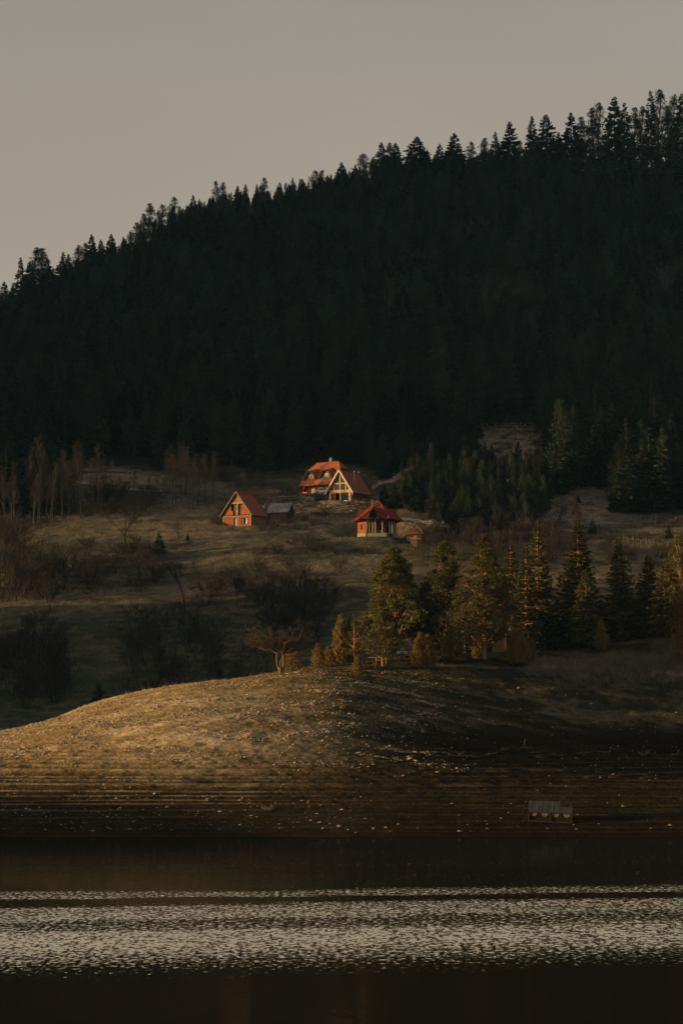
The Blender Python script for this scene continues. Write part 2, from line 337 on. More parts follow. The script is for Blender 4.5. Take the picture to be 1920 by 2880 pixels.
def ground_material():
    m = bpy.data.materials.new('ground'); m.use_nodes = True; N = m.node_tree.nodes; L = m.node_tree.links
    b = N['Principled BSDF']; b.inputs['Roughness'].default_value = .95; b.inputs['Specular IOR Level'].default_value = 0
    at = N.new('ShaderNodeAttribute'); at.attribute_name = 'cover'
    g = N.new('ShaderNodeNewGeometry'); mp = N.new('ShaderNodeMapping'); mp.inputs['Scale'].default_value = (1, .7, 1.6); L.new(g.outputs['Position'], mp.inputs[0])
    n1 = N.new('ShaderNodeTexNoise'); n1.inputs['Scale'].default_value = 2.6; n1.inputs['Detail'].default_value = 5; n1.inputs['Roughness'].default_value = .7; L.new(mp.outputs[0], n1.inputs['Vector'])
    n2 = N.new('ShaderNodeTexNoise'); n2.inputs['Scale'].default_value = .45; n2.inputs['Detail'].default_value = 4; L.new(mp.outputs[0], n2.inputs['Vector'])
    r = N.new('ShaderNodeMapRange'); L.new(n1.outputs['Fac'], r.inputs[0]); r.inputs[1].default_value = .3; r.inputs[2].default_value = .7; r.inputs[3].default_value = .45; r.inputs[4].default_value = 1.6
    r2 = N.new('ShaderNodeMapRange'); L.new(n2.outputs['Fac'], r2.inputs[0]); r2.inputs[1].default_value = .3; r2.inputs[2].default_value = .7; r2.inputs[3].default_value = .7; r2.inputs[4].default_value = 1.3
    mu = N.new('ShaderNodeMath'); mu.operation = 'MULTIPLY'; L.new(r.outputs[0], mu.inputs[0]); L.new(r2.outputs[0], mu.inputs[1])
    s = N.new('ShaderNodeVectorMath'); s.operation = 'SCALE'; L.new(at.outputs['Color'], s.inputs[0]); L.new(mu.outputs[0], s.inputs['Scale'])
    L.new(s.outputs[0], b.inputs['Base Color'])
    bp = N.new('ShaderNodeBump'); bp.inputs['Strength'].default_value = .9; bp.inputs['Distance'].default_value = .25; L.new(n1.outputs['Fac'], bp.inputs['Height']); L.new(bp.outputs[0], b.inputs['Normal'])
    return m
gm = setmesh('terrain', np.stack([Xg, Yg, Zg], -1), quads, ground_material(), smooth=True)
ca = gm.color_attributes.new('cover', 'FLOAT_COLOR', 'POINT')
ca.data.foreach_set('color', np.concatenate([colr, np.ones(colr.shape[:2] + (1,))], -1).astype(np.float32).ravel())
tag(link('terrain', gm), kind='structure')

# ------------------------------------------------------------------ the lake: calm mirror with bands ruffled by the wind
def water_material():
    m = bpy.data.materials.new('lake_water'); m.use_nodes = True; N = m.node_tree.nodes; L = m.node_tree.links
    b = N['Principled BSDF']; b.inputs['Base Color'].default_value = (.012, .013, .009, 1); b.inputs['Roughness'].default_value = .07
    b.inputs['IOR'].default_value = 1.33; WB = b
    g = N.new('ShaderNodeNewGeometry'); s = N.new('ShaderNodeSeparateXYZ'); L.new(g.outputs['Position'], s.inputs[0])
    def M(op, a, bb=None, c=None):
        n = N.new('ShaderNodeMath'); n.operation = op
        for i, q in enumerate((a, bb, c)):
            if q is None: continue
            if isinstance(q, (int, float)): n.inputs[i].default_value = q
            else: L.new(q, n.inputs[i])
        return n.outputs[0]
    def noise(scale, st, det=3, out='Fac'):
        mp = N.new('ShaderNodeMapping'); mp.inputs['Scale'].default_value = st; L.new(g.outputs['Position'], mp.inputs[0])
        n = N.new('ShaderNodeTexNoise'); n.inputs['Scale'].default_value = scale; n.inputs['Detail'].default_value = det; L.new(mp.outputs[0], n.inputs['Vector']); return n.outputs[out]
    big = noise(.02, (1, 2.5, 1)); mid = noise(.35, (.25, 1, 1), 4)
    # distance across the lake, bands running slightly away to the right
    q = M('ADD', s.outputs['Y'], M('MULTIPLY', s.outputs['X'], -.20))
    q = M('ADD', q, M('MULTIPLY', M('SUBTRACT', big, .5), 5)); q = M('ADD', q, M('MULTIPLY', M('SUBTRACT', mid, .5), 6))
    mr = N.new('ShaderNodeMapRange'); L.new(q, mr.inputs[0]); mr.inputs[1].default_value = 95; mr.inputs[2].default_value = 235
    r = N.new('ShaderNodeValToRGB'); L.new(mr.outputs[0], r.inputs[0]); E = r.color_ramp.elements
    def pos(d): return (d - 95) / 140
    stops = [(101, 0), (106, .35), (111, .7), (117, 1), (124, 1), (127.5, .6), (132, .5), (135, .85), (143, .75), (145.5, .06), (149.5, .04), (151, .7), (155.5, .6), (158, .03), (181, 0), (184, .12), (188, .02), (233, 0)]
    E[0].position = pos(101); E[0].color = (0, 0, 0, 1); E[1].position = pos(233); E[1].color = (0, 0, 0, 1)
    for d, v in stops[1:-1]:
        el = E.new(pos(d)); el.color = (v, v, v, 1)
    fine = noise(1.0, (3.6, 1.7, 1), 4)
    glint = M('MULTIPLY', M('ADD', M('ADD', r.outputs[0], M('MULTIPLY', M('SUBTRACT', fine, .5), 3.2)), -.40), 1.9); cl = N.new('ShaderNodeClamp'); L.new(glint, cl.inputs[0])
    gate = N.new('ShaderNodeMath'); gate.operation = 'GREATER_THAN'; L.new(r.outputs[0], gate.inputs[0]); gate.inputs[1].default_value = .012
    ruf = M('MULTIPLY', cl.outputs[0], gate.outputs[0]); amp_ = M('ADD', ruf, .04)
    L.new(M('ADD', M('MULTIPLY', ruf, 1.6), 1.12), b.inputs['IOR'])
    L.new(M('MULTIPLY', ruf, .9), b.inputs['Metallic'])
    mb_ = N.new('ShaderNodeMix'); mb_.data_type = 'RGBA'; L.new(ruf, mb_.inputs[0]); mb_.inputs[6].default_value = (.012, .012, .008, 1); mb_.inputs[7].default_value = (1.0, .855, .64, 1); L.new(mb_.outputs[2], b.inputs['Base Color'])  # tan metal colour put on the ruffles to paint their sky glitter
    w1 = noise(1.0, (5.0, 2.0, 1), 3, 'Color'); w2 = noise(.5, (2.2, 1.4, 1), 2, 'Color')
    v1 = N.new('ShaderNodeVectorMath'); v1.operation = 'SUBTRACT'; L.new(w1, v1.inputs[0]); v1.inputs[1].default_value = (.5, .5, .5)
    v2 = N.new('ShaderNodeVectorMath'); v2.operation = 'SUBTRACT'; L.new(w2, v2.inputs[0]); v2.inputs[1].default_value = (.5, .5, .5)
    va = N.new('ShaderNodeVectorMath'); va.operation = 'MULTIPLY_ADD'; L.new(v2.outputs[0], va.inputs[0]); va.inputs[1].default_value = (.35, .35, .35); L.new(v1.outputs[0], va.inputs[2])
    vm = N.new('ShaderNodeVectorMath'); vm.operation = 'MULTIPLY'; L.new(va.outputs[0], vm.inputs[0]); vm.inputs[1].default_value = (.3, .75, 0)
    vo = N.new('ShaderNodeVectorMath'); vo.operation = 'ADD'; L.new(vm.outputs[0], vo.inputs[0]); vo.inputs[1].default_value = (0, -.12, 0)
    vs = N.new('ShaderNodeVectorMath'); vs.operation = 'SCALE'; L.new(vo.outputs[0], vs.inputs[0]); L.new(amp_, vs.inputs['Scale'])
    ad = N.new('ShaderNodeVectorMath'); ad.operation = 'ADD'; L.new(vs.outputs[0], ad.inputs[0]); ad.inputs[1].default_value = (0, 0, 1)
    nn = N.new('ShaderNodeVectorMath'); nn.operation = 'NORMALIZE'; L.new(ad.outputs[0], nn.inputs[0]); L.new(nn.outputs[0], b.inputs['Normal'])
    dk = N.new('ShaderNodeBsdfDiffuse'); dk.inputs['Color'].default_value = (.012, .012, .008, 1); ms = N.new('ShaderNodeMixShader')
    L.new(M('MINIMUM', M('ADD', M('MULTIPLY', ruf, .82), .22), 1.0), ms.inputs[0]); L.new(dk.outputs[0], ms.inputs[1]); L.new(b.outputs[0], ms.inputs[2]); L.new(ms.outputs[0], N['Material Output'].inputs['Surface'])
    return m
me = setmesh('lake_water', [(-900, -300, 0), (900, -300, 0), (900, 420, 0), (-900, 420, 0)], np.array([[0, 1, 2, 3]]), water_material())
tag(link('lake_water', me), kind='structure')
# ------------------------------------------------------------------ vegetation builders
def unit(v): return v / np.maximum(np.linalg.norm(v, axis=-1, keepdims=True), 1e-9)
def blades(Pt, Dr, L_, W_, g):
    "one narrow triangle per blade: a base of width W, a tip at Pt + Dr * L"
    n = len(Pt); s = unit(np.cross(Dr, unit(g.normal(size=(n, 3))))) * (np.asarray(W_).reshape(-1, 1) * .5)
    V = np.stack([Pt - s, Pt + s, Pt + Dr * np.asarray(L_).reshape(-1, 1)], 1).reshape(-1, 3)
    return V, np.arange(3 * n).reshape(-1, 3)
def leaves(Pt, Dr, L_, W_, g):
    "one rhombic tuft per point, as two triangles"
    n = len(Pt); s = unit(np.cross(Dr, unit(g.normal(size=(n, 3))))) * (np.asarray(W_).reshape(-1, 1) * .5); L_ = np.asarray(L_).reshape(-1, 1)
    V = np.stack([Pt, Pt + Dr * L_ * .45 - s, Pt + Dr * L_, Pt + Dr * L_ * .45 + s], 1).reshape(-1, 3)
    b = np.arange(n)[:, None] * 4
    return V, np.concatenate([b + np.array([[0, 1, 2]]), b + np.array([[0, 2, 3]])], 0)
def tubes(A, B, r0, r1, k=3):
    "k-sided tapered sticks, triangles"
    A = np.asarray(A, float); B = np.asarray(B, float); n = len(A); d = unit(B - A)
    ref = np.where(np.abs(d[:, 2:3]) < .9, np.array([[0, 0, 1.]]), np.array([[1., 0, 0]])); x = unit(np.cross(d, ref)); y = np.cross(x, d)
    r0 = np.asarray(r0).reshape(-1, 1); r1 = np.asarray(r1).reshape(-1, 1); V = []
    for c, r in ((A, r0), (B, r1)):
        for i in range(k):
            t = 2 * math.pi * i / k; V.append(c + x * r * math.cos(t) + y * r * math.sin(t))
    V = np.stack(V, 1).reshape(-1, 3); b = np.arange(n)[:, None] * 2 * k; Fs = []
    for i in range(k):
        j = (i + 1) % k; Fs.append(b + np.array([[i, j, k + j]])); Fs.append(b + np.array([[i, k + j, k + i]]))
    return V, np.concatenate(Fs, 0)
def cat(parts):
    V = []; Fs = []; o = 0
    for v, f in parts: V.append(v); Fs.append(f + o); o += len(v)
    return np.concatenate(V), np.concatenate(Fs)

def spruce_parts(h, w, seed, levels=26, per=7, M=7, low=.05, leaf=1.0, gap=.0):
    g = np.random.default_rng(seed)
    t = np.repeat(np.linspace(low, .985, levels), per) + g.uniform(-.5, .5, levels * per) * .9 / levels
    t = np.clip(t, low * .8, .99); keep = g.random(len(t)) > gap; t = t[keep]; n = len(t)
    az = g.uniform(0, 2 * math.pi, n); lop = 1 + .16 * np.sin(az * 2 + g.uniform(0, 6)) + .12 * np.sin(az * 3 + t * 9)
    r = w * (1 - t) ** .82 * lop * g.uniform(.62, 1.12, n) * np.where(t < .2, .7 + 1.5 * t, 1.0) + .06 * w * (1 - t) + .12
    base = np.stack([0 * t, 0 * t, t * h], 1); out_ = np.stack([np.cos(az), np.sin(az), 0 * t], 1); droop = g.uniform(.16, .42, n) * (1 - .9 * t)
    def at(s): return base + out_ * (r * s)[:, None] + np.array([0, 0, 1.]) * ((-droop * r * s + .22 * r * s ** 3) - .0)[:, None]
    tr = [tubes([[0, 0, -.6], [0, 0, h * .45]], [[0, 0, h * .45], [0, 0, h * 1.0]], [h * .0125 + .05, h * .008 + .03], [h * .008 + .03, .02], 6)]
    big = r > .5; tr.append(tubes(base[big], at(.9 * np.ones(n))[big], .012 * r[big] + .012, .006 * r[big] + .004, 3))
    cr = []
    for k in range(M):
        s = g.uniform(.18, 1.0, n) if k else np.full(n, .82)
        p = at(s); side = np.where(g.random(n) < .5, -1, 1) * g.uniform(.2, 1.1, n) * (k > 0)
        c, s_ = np.cos(side), np.sin(side); d = np.stack([out_[:, 0] * c - out_[:, 1] * s_, out_[:, 0] * s_ + out_[:, 1] * c, g.uniform(-.45, .15, n)], 1)
        L_ = (.34 * r * (1.15 - .5 * s) + .18) * leaf
        cr.append(leaves(p, unit(d), L_, L_ * g.uniform(.3, .55, n), g))
    m_ = int(30 * leaf + 14)                          # the leader and the top whorls
    tt = g.uniform(.86, 1.0, m_); a2 = g.uniform(0, 6.28, m_); d = unit(np.stack([np.cos(a2), np.sin(a2), g.uniform(.2, .9, m_)], 1))
    cr.append(leaves(np.stack([0 * tt, 0 * tt, tt * h], 1), d, w * (1.02 - tt) * .9 + .12, w * (1.03 - tt) * .3 + .05, g))
    return cat(tr), cat(cr)
def pine_parts(h, w, seed, clumps=70, nb=70, low=.22, cs=.75, prof=None, lean=0.0, conic=.55):
    g = np.random.default_rng(seed)
    zz = low + (1 - low) * g.random(clumps * 3) ** .85; q = (zz - low) / (1 - low)
    rad = w * np.minimum(1, (q + .12) * 3.2) ** .7 * (1 - q ** 1.5) ** conic + .12
    az = g.uniform(0, 6.283, len(zz)); rr = rad * np.sqrt(g.uniform(.12, 1, len(zz))) * (1 + .22 * np.sin(az * 2 + zz * 7 + seed))
    C = np.stack([rr * np.cos(az) + lean * zz * h, rr * np.sin(az), zz * h], 1)[:clumps]; C[0] = (lean * h, 0, h * .985); C[1] = (lean * h, .1, h * .95)
    S = cs * g.uniform(.65, 1.25, clumps) * np.clip(1.25 - .55 * (C[:, 2] / h), .5, 1.2)
    # trunk with slight bends
    k = 9; tz = np.linspace(0, .96, k); bx = np.cumsum(g.normal(0, .008, k)) * h + lean * tz * h; by = np.cumsum(g.normal(0, .008, k)) * h; bx[0] = by[0] = 0; bx -= bx * 0
    T = np.stack([bx, by, tz * h], 1); T[0, 2] = -.6; rt = (h * .0155 + .03) * (1 - tz) ** .8 + .025
    tr = [tubes(T[:-1], T[1:], rt[:-1], rt[1:], 7)]
    a = np.clip(C[:, 2] / h - g.uniform(.04, .16, clumps), .08, .94); A = np.stack([np.interp(a, tz, T[:, 0]), np.interp(a, tz, T[:, 1]), a * h], 1)
    mid = A * .45 + C * .55 + np.stack([0 * a, 0 * a, -.1 * np.linalg.norm(C - A, axis=1)], 1)
    rb = .018 * np.linalg.norm(C - A, axis=1) + .018
    tr += [tubes(A, mid, rb, rb * .7, 4), tubes(mid, C, rb * .7, rb * .3, 3)]
    dead = 7; a = g.uniform(.08, max(.12, low), dead); aa = g.uniform(0, 6.28, dead); B = np.stack([np.cos(aa), np.sin(aa), g.uniform(-.1, .5, dead)], 1) * g.uniform(.5, 1.6, (dead, 1))
    A = np.stack([np.interp(a, tz, T[:, 0]), np.interp(a, tz, T[:, 1]), a * h], 1); tr.append(tubes(A, A + B, .035, .01, 3))
    n = clumps * nb; ci = np.repeat(np.arange(clumps), nb); d = unit(g.normal(size=(n, 3)) + np.array([0, 0, .35])); rad = g.random(n) ** .5
    sq = np.array([1.15, 1.15, .62]); p = C[ci] + d * sq * (S[ci] * rad * .8)[:, None]
    cr = leaves(p, unit(d + .5 * g.normal(size=(n, 3)) + np.array([0, 0, .25])), S[ci] * g.uniform(.28, .5, n), S[ci] * g.uniform(.10, .2, n), g)
    return cat(tr), cr
def juniper_parts(h, w, seed, n=3200, stems=3, peak=.35):
    g = np.random.default_rng(seed); V = []
    cx = g.normal(0, w * .34, stems); cy = g.normal(0, w * .34, stems); hh = h * g.uniform(.72, 1.0, stems); hh[0] = h; cx[0] = cy[0] = 0
    si = g.integers(0, stems, n); t = g.random(n) ** .9; ww = w / (1 + .22 * (stems - 1))
    r = ww * np.minimum(1, (t + .10) / peak) ** .6 * (1 - t ** 1.7) ** .75 * (1 + .2 * np.sin(t * 21 + si * 2)) + .03
    az = g.uniform(0, 6.283, n); lob = 1 + .18 * np.sin(az * 3 + si) + .12 * np.sin(az * 5 + t * 8); rr = r * lob * g.uniform(.45, 1.05, n) ** .6
    p = np.stack([cx[si] + rr * np.cos(az), cy[si] + rr * np.sin(az), .05 + t * hh[si]], 1)
    d = unit(np.stack([np.cos(az) * .55, np.sin(az) * .55, g.uniform(.6, 1.6, n)], 1) + .25 * g.normal(size=(n, 3)))
    L_ = g.uniform(.16, .42, n) * (.4 + .13 * h)
    cr = leaves(p, d, L_, L_ * .32, g)
    tr = tubes(np.stack([cx, cy, 0 * cx - .4], 1), np.stack([cx, cy, hh * .9], 1), .05 * np.ones(stems) + .01 * h, .01 * np.ones(stems), 5)
    return tr, cr
def bare_parts(h, seed, kind='round', detail=1.0):
    "leafless tree: trunk, limbs and twigs; returns (trunk and limbs), (twigs)"
    g = random.Random(seed); segs = []; tw = []
    def grow(p, d, L_, r, lv, maxlv, spread, up):
        n = 3 if lv < 2 else 2; q = p
        for i in range(n):
            d = (d + Vector((g.gauss(0, .13), g.gauss(0, .13), g.gauss(0, .08) + up * .12))).normalized()
            e = q + d * (L_ / n); r1 = r * (1 - .28 / n * (i + 1) / 1)
            (segs if r > .022 * detail or lv < 2 else tw).append((q, e, r, r1)); q = e; r = r1
            if lv >= 1 and lv < maxlv and g.random() < (.55 if kind == 'bush' else .75):
                side(q, d, L_ * g.uniform(.5, .75), r * .6, lv + 1, maxlv, spread, up)
        if lv < maxlv:
            for i in range(g.choice((2, 2, 3))):
                side(q, d, L_ * g.uniform(.62, .84), r * .74, lv + 1, maxlv, spread * (.8 if i else .45), up)
    def side(q, d, L_, r, lv, maxlv, spread, up):
        a = Vector((g.gauss(0, 1), g.gauss(0, 1), g.gauss(0, .6))); a = (a - d * a.dot(d)).normalized()
        grow(q, (d + a * spread * g.uniform(.6, 1.3)).normalized(), L_, r, lv, maxlv, spread, up)
    if kind == 'round':
        grow(Vector((0, 0, -.4)), Vector((g.gauss(0, .06), g.gauss(0, .06), 1)).normalized(), h * .30, h * .022, 0, 5, .75, .35)
    elif kind == 'bush':
        for i in range(9):
            a = g.uniform(0, 6.28); grow(Vector((math.cos(a) * .2 * h * g.random(), math.sin(a) * .2 * h * g.random(), -.3)), Vector((math.cos(a) * .5, math.sin(a) * .5, 1)).normalized(), h * .34, h * .012, 1, 4, .6, .25)
    elif kind == 'slim':
        q = Vector((0, 0, -.4)); r = h * .011 + .02; n = 12; d = Vector((0, 0, 1))
        for i in range(n):
            d = (d + Vector((g.gauss(0, .035), g.gauss(0, .035), .05))).normalized(); e = q + d * (h * 1.0 / n); segs.append((q, e, r, r * .90)); r *= .88; q = e
            if i > 3:
                for k in range(3): side(q, d, h * .16 * (1.25 - i / n), r * .55, 3, 5, .75, .5)
    S = []
    for L0, kk in ((segs, 5), (tw, 3)):
        if L0:
            A = np.array([s[0] for s in L0], float); B = np.array([s[1] for s in L0], float); S.append(tubes(A, B, np.maximum([s[2] for s in L0], .012), np.maximum([s[3] for s in L0], .009), kk))
        else: S.append((np.zeros((0, 3)), np.zeros((0, 3), int)))
    z = max(float(S[0][0][:, 2].max()), float(S[1][0][:, 2].max()) if len(S[1][0]) else 0); k = h / z
    return [(v * np.array([1, 1, 1.]) * k, f) for v, f in S]
def one_mesh(name, parts, mats):
    V, Fc = cat(parts); return setmesh(name, V, Fc, mats, np.concatenate([np.full(len(f), i) for i, (v, f) in enumerate(parts)]))

M_spruce = mat('spruce_needles', (.025, .037, .027), .9, .35, 1.2, rnd=.7, spec=.05, trans=.12)
M_pine = mat('pine_needles', (.085, .076, .022), .7, .4, 1.1, rnd=.2, trans=.2)
M_fspruce = mat('young_spruce_needles', (.066, .064, .021), .7, .4, 1.3, rnd=.2, trans=.2)
M_jun = mat('juniper_needles', (.165, .115, .026), .7, .35, 1.5, rnd=.2, trans=.2)
M_bark = mat('brown_bark', (.055, .042, .032), .9, .4, 4, stretch=(1, 1, .3))
M_pbark = mat('orange_pine_bark', (.30, .155, .075), .85, .35, 3, stretch=(1, 1, .4))
M_grey = mat('grey_bark', (.048, .040, .034), .9, .3, 4, stretch=(1, 1, .3), rnd=.25)
M_twig = mat('brown_twigs', (.034, .028, .023), .9, .2, 2, rnd=.35)
M_birch = mat('pale_birch_bark', (.046, .043, .040), .8, .35, 3, stretch=(1, 1, 3), rnd=.3)
M_dtwig = mat('warm_twigs', (.062, .047, .034), .9, .25, 2)

# ------------------------------------------------------------------ the conifer forest on the hill
FOREST_N = 300
protos = []
for i, (h, w, ty) in enumerate([(15, 3.9, 's'), (17, 3.8, 's'), (13, 3.6, 's'), (18, 3.3, 's'), (14, 3.3, 'p'), (15, 3.9, 'p'), (16, 4.3, 's'), (18, 3.4, 'p')]):
    if ty == 's': t_, c_ = spruce_parts(h, w, 100 + i, 28, 9, 10, .05, 1.3)
    else: t_, c_ = pine_parts(h, w, 100 + i, 110, 46, .15 if i == 7 else .08, 1.05, conic=.85)
    protos.append((one_mesh('forest_conifer', [t_, c_], [M_bark, M_spruce]), h, ty))
FOREST = [(-200, 1480), (150, 1462), (165, 1300), (420, 1285), (450, 1325), (740, 1335), (800, 1322), (840, 1300), (1010, 1312), (1080, 1350), (1130, 1400), (1170, 1440), (1260, 1500), (1380, 1520), (1490, 1500), (1540, 1450), (1560, 1400), (1640, 1385), (1690, 1395), (1760, 1455), (1840, 1440), (2200, 1450), (2200, 100), (-200, 100)]
HOLES = [[(1320, 1305), (1325, 1225), (1420, 1190), (1470, 1160), (1550, 1240), (1530, 1335), (1400, 1330)], [(1060, 1385), (1100, 1330), (1240, 1270), (1270, 1290), (1170, 1345), (1100, 1400)],
         [(1560, 1480), (1540, 1400), (1700, 1375), (1720, 1460)], [(150, 1340), (180, 1295), (420, 1290), (450, 1370), (200, 1375)]]
cand = []
step = 6.3
for D in np.arange(600, 1075, step):
    for x in np.arange(-D * .20, D * .20, step):
        cand.append((x + rng.uniform(-.45, .45) * step, D + rng.uniform(-.45, .45) * step))
n_wide = len(cand)
for D in np.arange(585, 665, 3.3):
    for x in np.arange(8, 62, 3.3): cand.append((x + rng.uniform(-1.4, 1.4), D + rng.uniform(-1.4, 1.4)))
cand = np.array(cand); cz_ = hgt(cand[:, 0], cand[:, 1]); cpx, cpy = toscreen(cand[:, 0], cand[:, 1], cz_)
ok = (inpoly(cpx, cpy, FOREST) | (cand[:, 1] > 985)) & (cand[:, 1] > 632 - 30 * (cpx > 1100) - 40 * (cpx < 170) - 60 * ((cpx > 1200) & (cpx < 1560)))
for hp in HOLES: ok &= ~inpoly(cpx, cpy, hp)
young = inpoly(cpx, cpy, [(980, 1345), (1030, 1320), (1250, 1225), (1350, 1300), (1500, 1310), (1560, 1330), (1560, 1540), (980, 1540)])
ok &= ~((np.arange(len(cand)) >= n_wide) & ~young)
cand = cand[ok]; cz_ = cz_[ok]; cpx = cpx[ok]; cpy = cpy[ok]; young = young[ok]
hs = rng.uniform(.9, 1.45, len(cand)) * np.where(young, .42, 1.0) * np.where((cpx < 400) & (cand[:, 1] < 636), .66, 1.0) * np.interp(cand[:, 1], [600, 900, 960, 1000, 1080], [1.0, .92, .50, .32, .30])
# trees standing against the sky, read off the picture: column, top row, width factor, kind
SKY = [(12, 790, 1.0, 0), (36, 800, .8, 2), (58, 722, .75, 1), (84, 735, 1.1, 0), (104, 697, 1.5, 7), (118, 700, 1.3, 4), (133, 722, 1.0, 0), (178, 706, .95, 1), (192, 712, .9, 6), (222, 690, 1.0, 4), (240, 684, 1.1, 5), (258, 657, 1.0, 0), (284, 672, .9, 2), (313, 656, 1.1, 6), (348, 672, .9, 4), (366, 650, 1.0, 5), (384, 625, 1.1, 4), (404, 600, 1.0, 7), (421, 572, 1.0, 4), (457, 575, 1.1, 5), (490, 553, 1.2, 7), (515, 590, .8, 2), (543, 546, .95, 0), (575, 565, .7, 1),
       (607, 508, 1.0, 7), (628, 512, .9, 4), (668, 520, .8, 2), (690, 518, .8, 4), (722, 515, .7, 0), (743, 499, 1.0, 5), (790, 522, .8, 2), (828, 515, .9, 4), (858, 530, .7, 1), (887, 478, 1.5, 7), (905, 500, 1.0, 0), (930, 512, .8, 2), (960, 453, 1.1, 6), (990, 480, .9, 2), (1021, 432, 1.4, 5), (1050, 440, 1.0, 4), (1072, 398, 1.2, 1), (1096, 402, 1.0, 4), (1112, 400, 1.2, 0), (1172, 382, 1.4, 6), (1208, 432, .6, 3), (1236, 402, 1.0, 0), (1277, 372, 1.3, 0), (1325, 398, 1.0, 5), (1363, 388, 1.0, 4), (1392, 368, .9, 1), (1415, 395, .9, 4), (1433, 340, 1.0, 2), (1462, 395, .9, 5), (1495, 324, .9, 1), (1535, 320, 1.3, 6), (1570, 370, .9, 2), (1605, 315, 1.2, 0), (1633, 330, .9, 4), (1665, 305, 1.0, 5), (1683, 290, 1.1, 7), (1727, 271, 1.3, 6), (1755, 286, 1.0, 3), (1785, 305, .9, 4), (1806, 300, .8, 7), (1829, 253, .9, 3), (1854, 255, 1.1, 7), (1875, 300, .8, 4), (1895, 272, .9, 5), (1916, 262, 1.0, 1)]
occ = []
_T = ' twenty thirty forty fifty sixty seventy eighty ninety'.split(' ')
NUMW = 'first second third fourth fifth sixth seventh eighth ninth tenth eleventh twelfth thirteenth fourteenth fifteenth sixteenth seventeenth eighteenth nineteenth twentieth'.split()
for _t in 'twenty thirty forty fifty sixty seventy eighty ninety'.split():
    if _t != 'twenty': NUMW.append(_t[:-1] + 'ieth')
    NUMW += [_t + '-' + q for q in NUMW[:9]]
NUMW += ['hundredth'] + ['hundred-and-' + q for q in NUMW[:99]] + ['two-hundredth'] + ['two-hundred-and-' + q for q in NUMW[:99]]
RANK = {}
def ranked(o, px, what, where, group):
    "remember a member of a group; its label is finished when the group is complete"
    RANK.setdefault((what, where, group), []).append((px, o)); o['group'] = group
def finish_ranks():
    for (what, where, group), L_ in RANK.items():
        L_.sort(key=lambda q: q[0])
        for i, (px, o) in enumerate(L_): o['label'] = f'{NUMW[i]} {what} {where}'
shape_word = {'s': 'pointed spruce', 'p': 'ragged round-topped pine'}
for k, (px, py, wf, ty) in enumerate(SKY):
    D = (992 if px < 1200 else 975) + rng.uniform(-5, 5); me_, h0, t_ = protos[ty]; b = P(px, py, D); z0 = float(hgt(b.x, D))
    H_ = max(6.0, b.z - z0)
    if H_ > 30: D = 960; b = P(px, py, D); z0 = float(hgt(b.x, D)); H_ = b.z - z0
    o = link('ridge_spruce' if t_ == 's' else 'ridge_pine', me_, None, (b.x, D, z0 - .3)); s = H_ / h0; ws = s * .5 + wf * .5 if s > 1 else max(s, .55) * wf
    o.scale = (ws * wf ** .3 * 1.15, ws * wf ** .3 * 1.15, s * 1.01); o.rotation_euler = (0, 0, rng.uniform(0, 6.28))
    if px < 160: seg, i0 = 'at the low end of the skyline', 0
    elif px < 600: seg, i0 = 'on the climbing skyline', 7
    elif px < 880: seg, i0 = 'on the skyline above the brick cottage', 24
    elif px < 1290: seg, i0 = 'on the skyline above the chalets', 33
    elif px < 1700: seg, i0 = 'on the skyline above the stony clearing', 47
    else: seg, i0 = 'at the high end of the ridge', 60
    tag(o, f'{NUMW[k - i0]} tree, {"broad" if wf > 1.15 else "slim" if wf < .85 else "black"} {shape_word[t_]} {seg}', 'tree', 'conifers standing against the sky along the ridge')
    occ.append((px, D))
vis = (cpx > -15) & (cpx < 1935)
d_edge = cand[:, 1] / 1.0 + rng.uniform(0, 14, len(cand))
order = np.argsort(np.where(vis, d_edge - 55 * hs, 1e9))
single = order[:FOREST_N - len(SKY)]; rest = order[FOREST_N - len(SKY):]
for i in single:
    k = int(rng.integers(0, len(protos))); me_, h0, t_ = protos[k]
    o = link('forest_spruce' if t_ == 's' else 'forest_pine', me_, None, (cand[i, 0], cand[i, 1], cz_[i] - .3)); s = hs[i]
    o.scale = (s * rng.uniform(.85, 1.15),) * 2 + (s,); o.rotation_euler = (0, 0, rng.uniform(0, 6.28))
    x_ = cpx[i]
    if young[i]: q_ = ('low dark young conifer', 'counted across the thicket from the red-roofed house', 'young conifers in the thicket beside the red-roofed house')
    elif x_ < 480: q_ = ('tall dark conifer', 'along the forest edge above the earth bank', 'conifers at the forest edge above the earth bank')
    elif x_ < 1150: q_ = ('tall dark conifer', 'along the forest edge behind the houses', 'conifers at the forest edge behind the houses')
    elif x_ < 1540: q_ = ('dark conifer', 'counted across the stony hillside clearing', 'conifers round the stony clearing')
    else: q_ = ('tall dark conifer', 'along the forest edge above the paling fence', 'conifers at the forest edge above the paling fence')
    ranked(o, x_, *q_); o['category'] = 'tree'
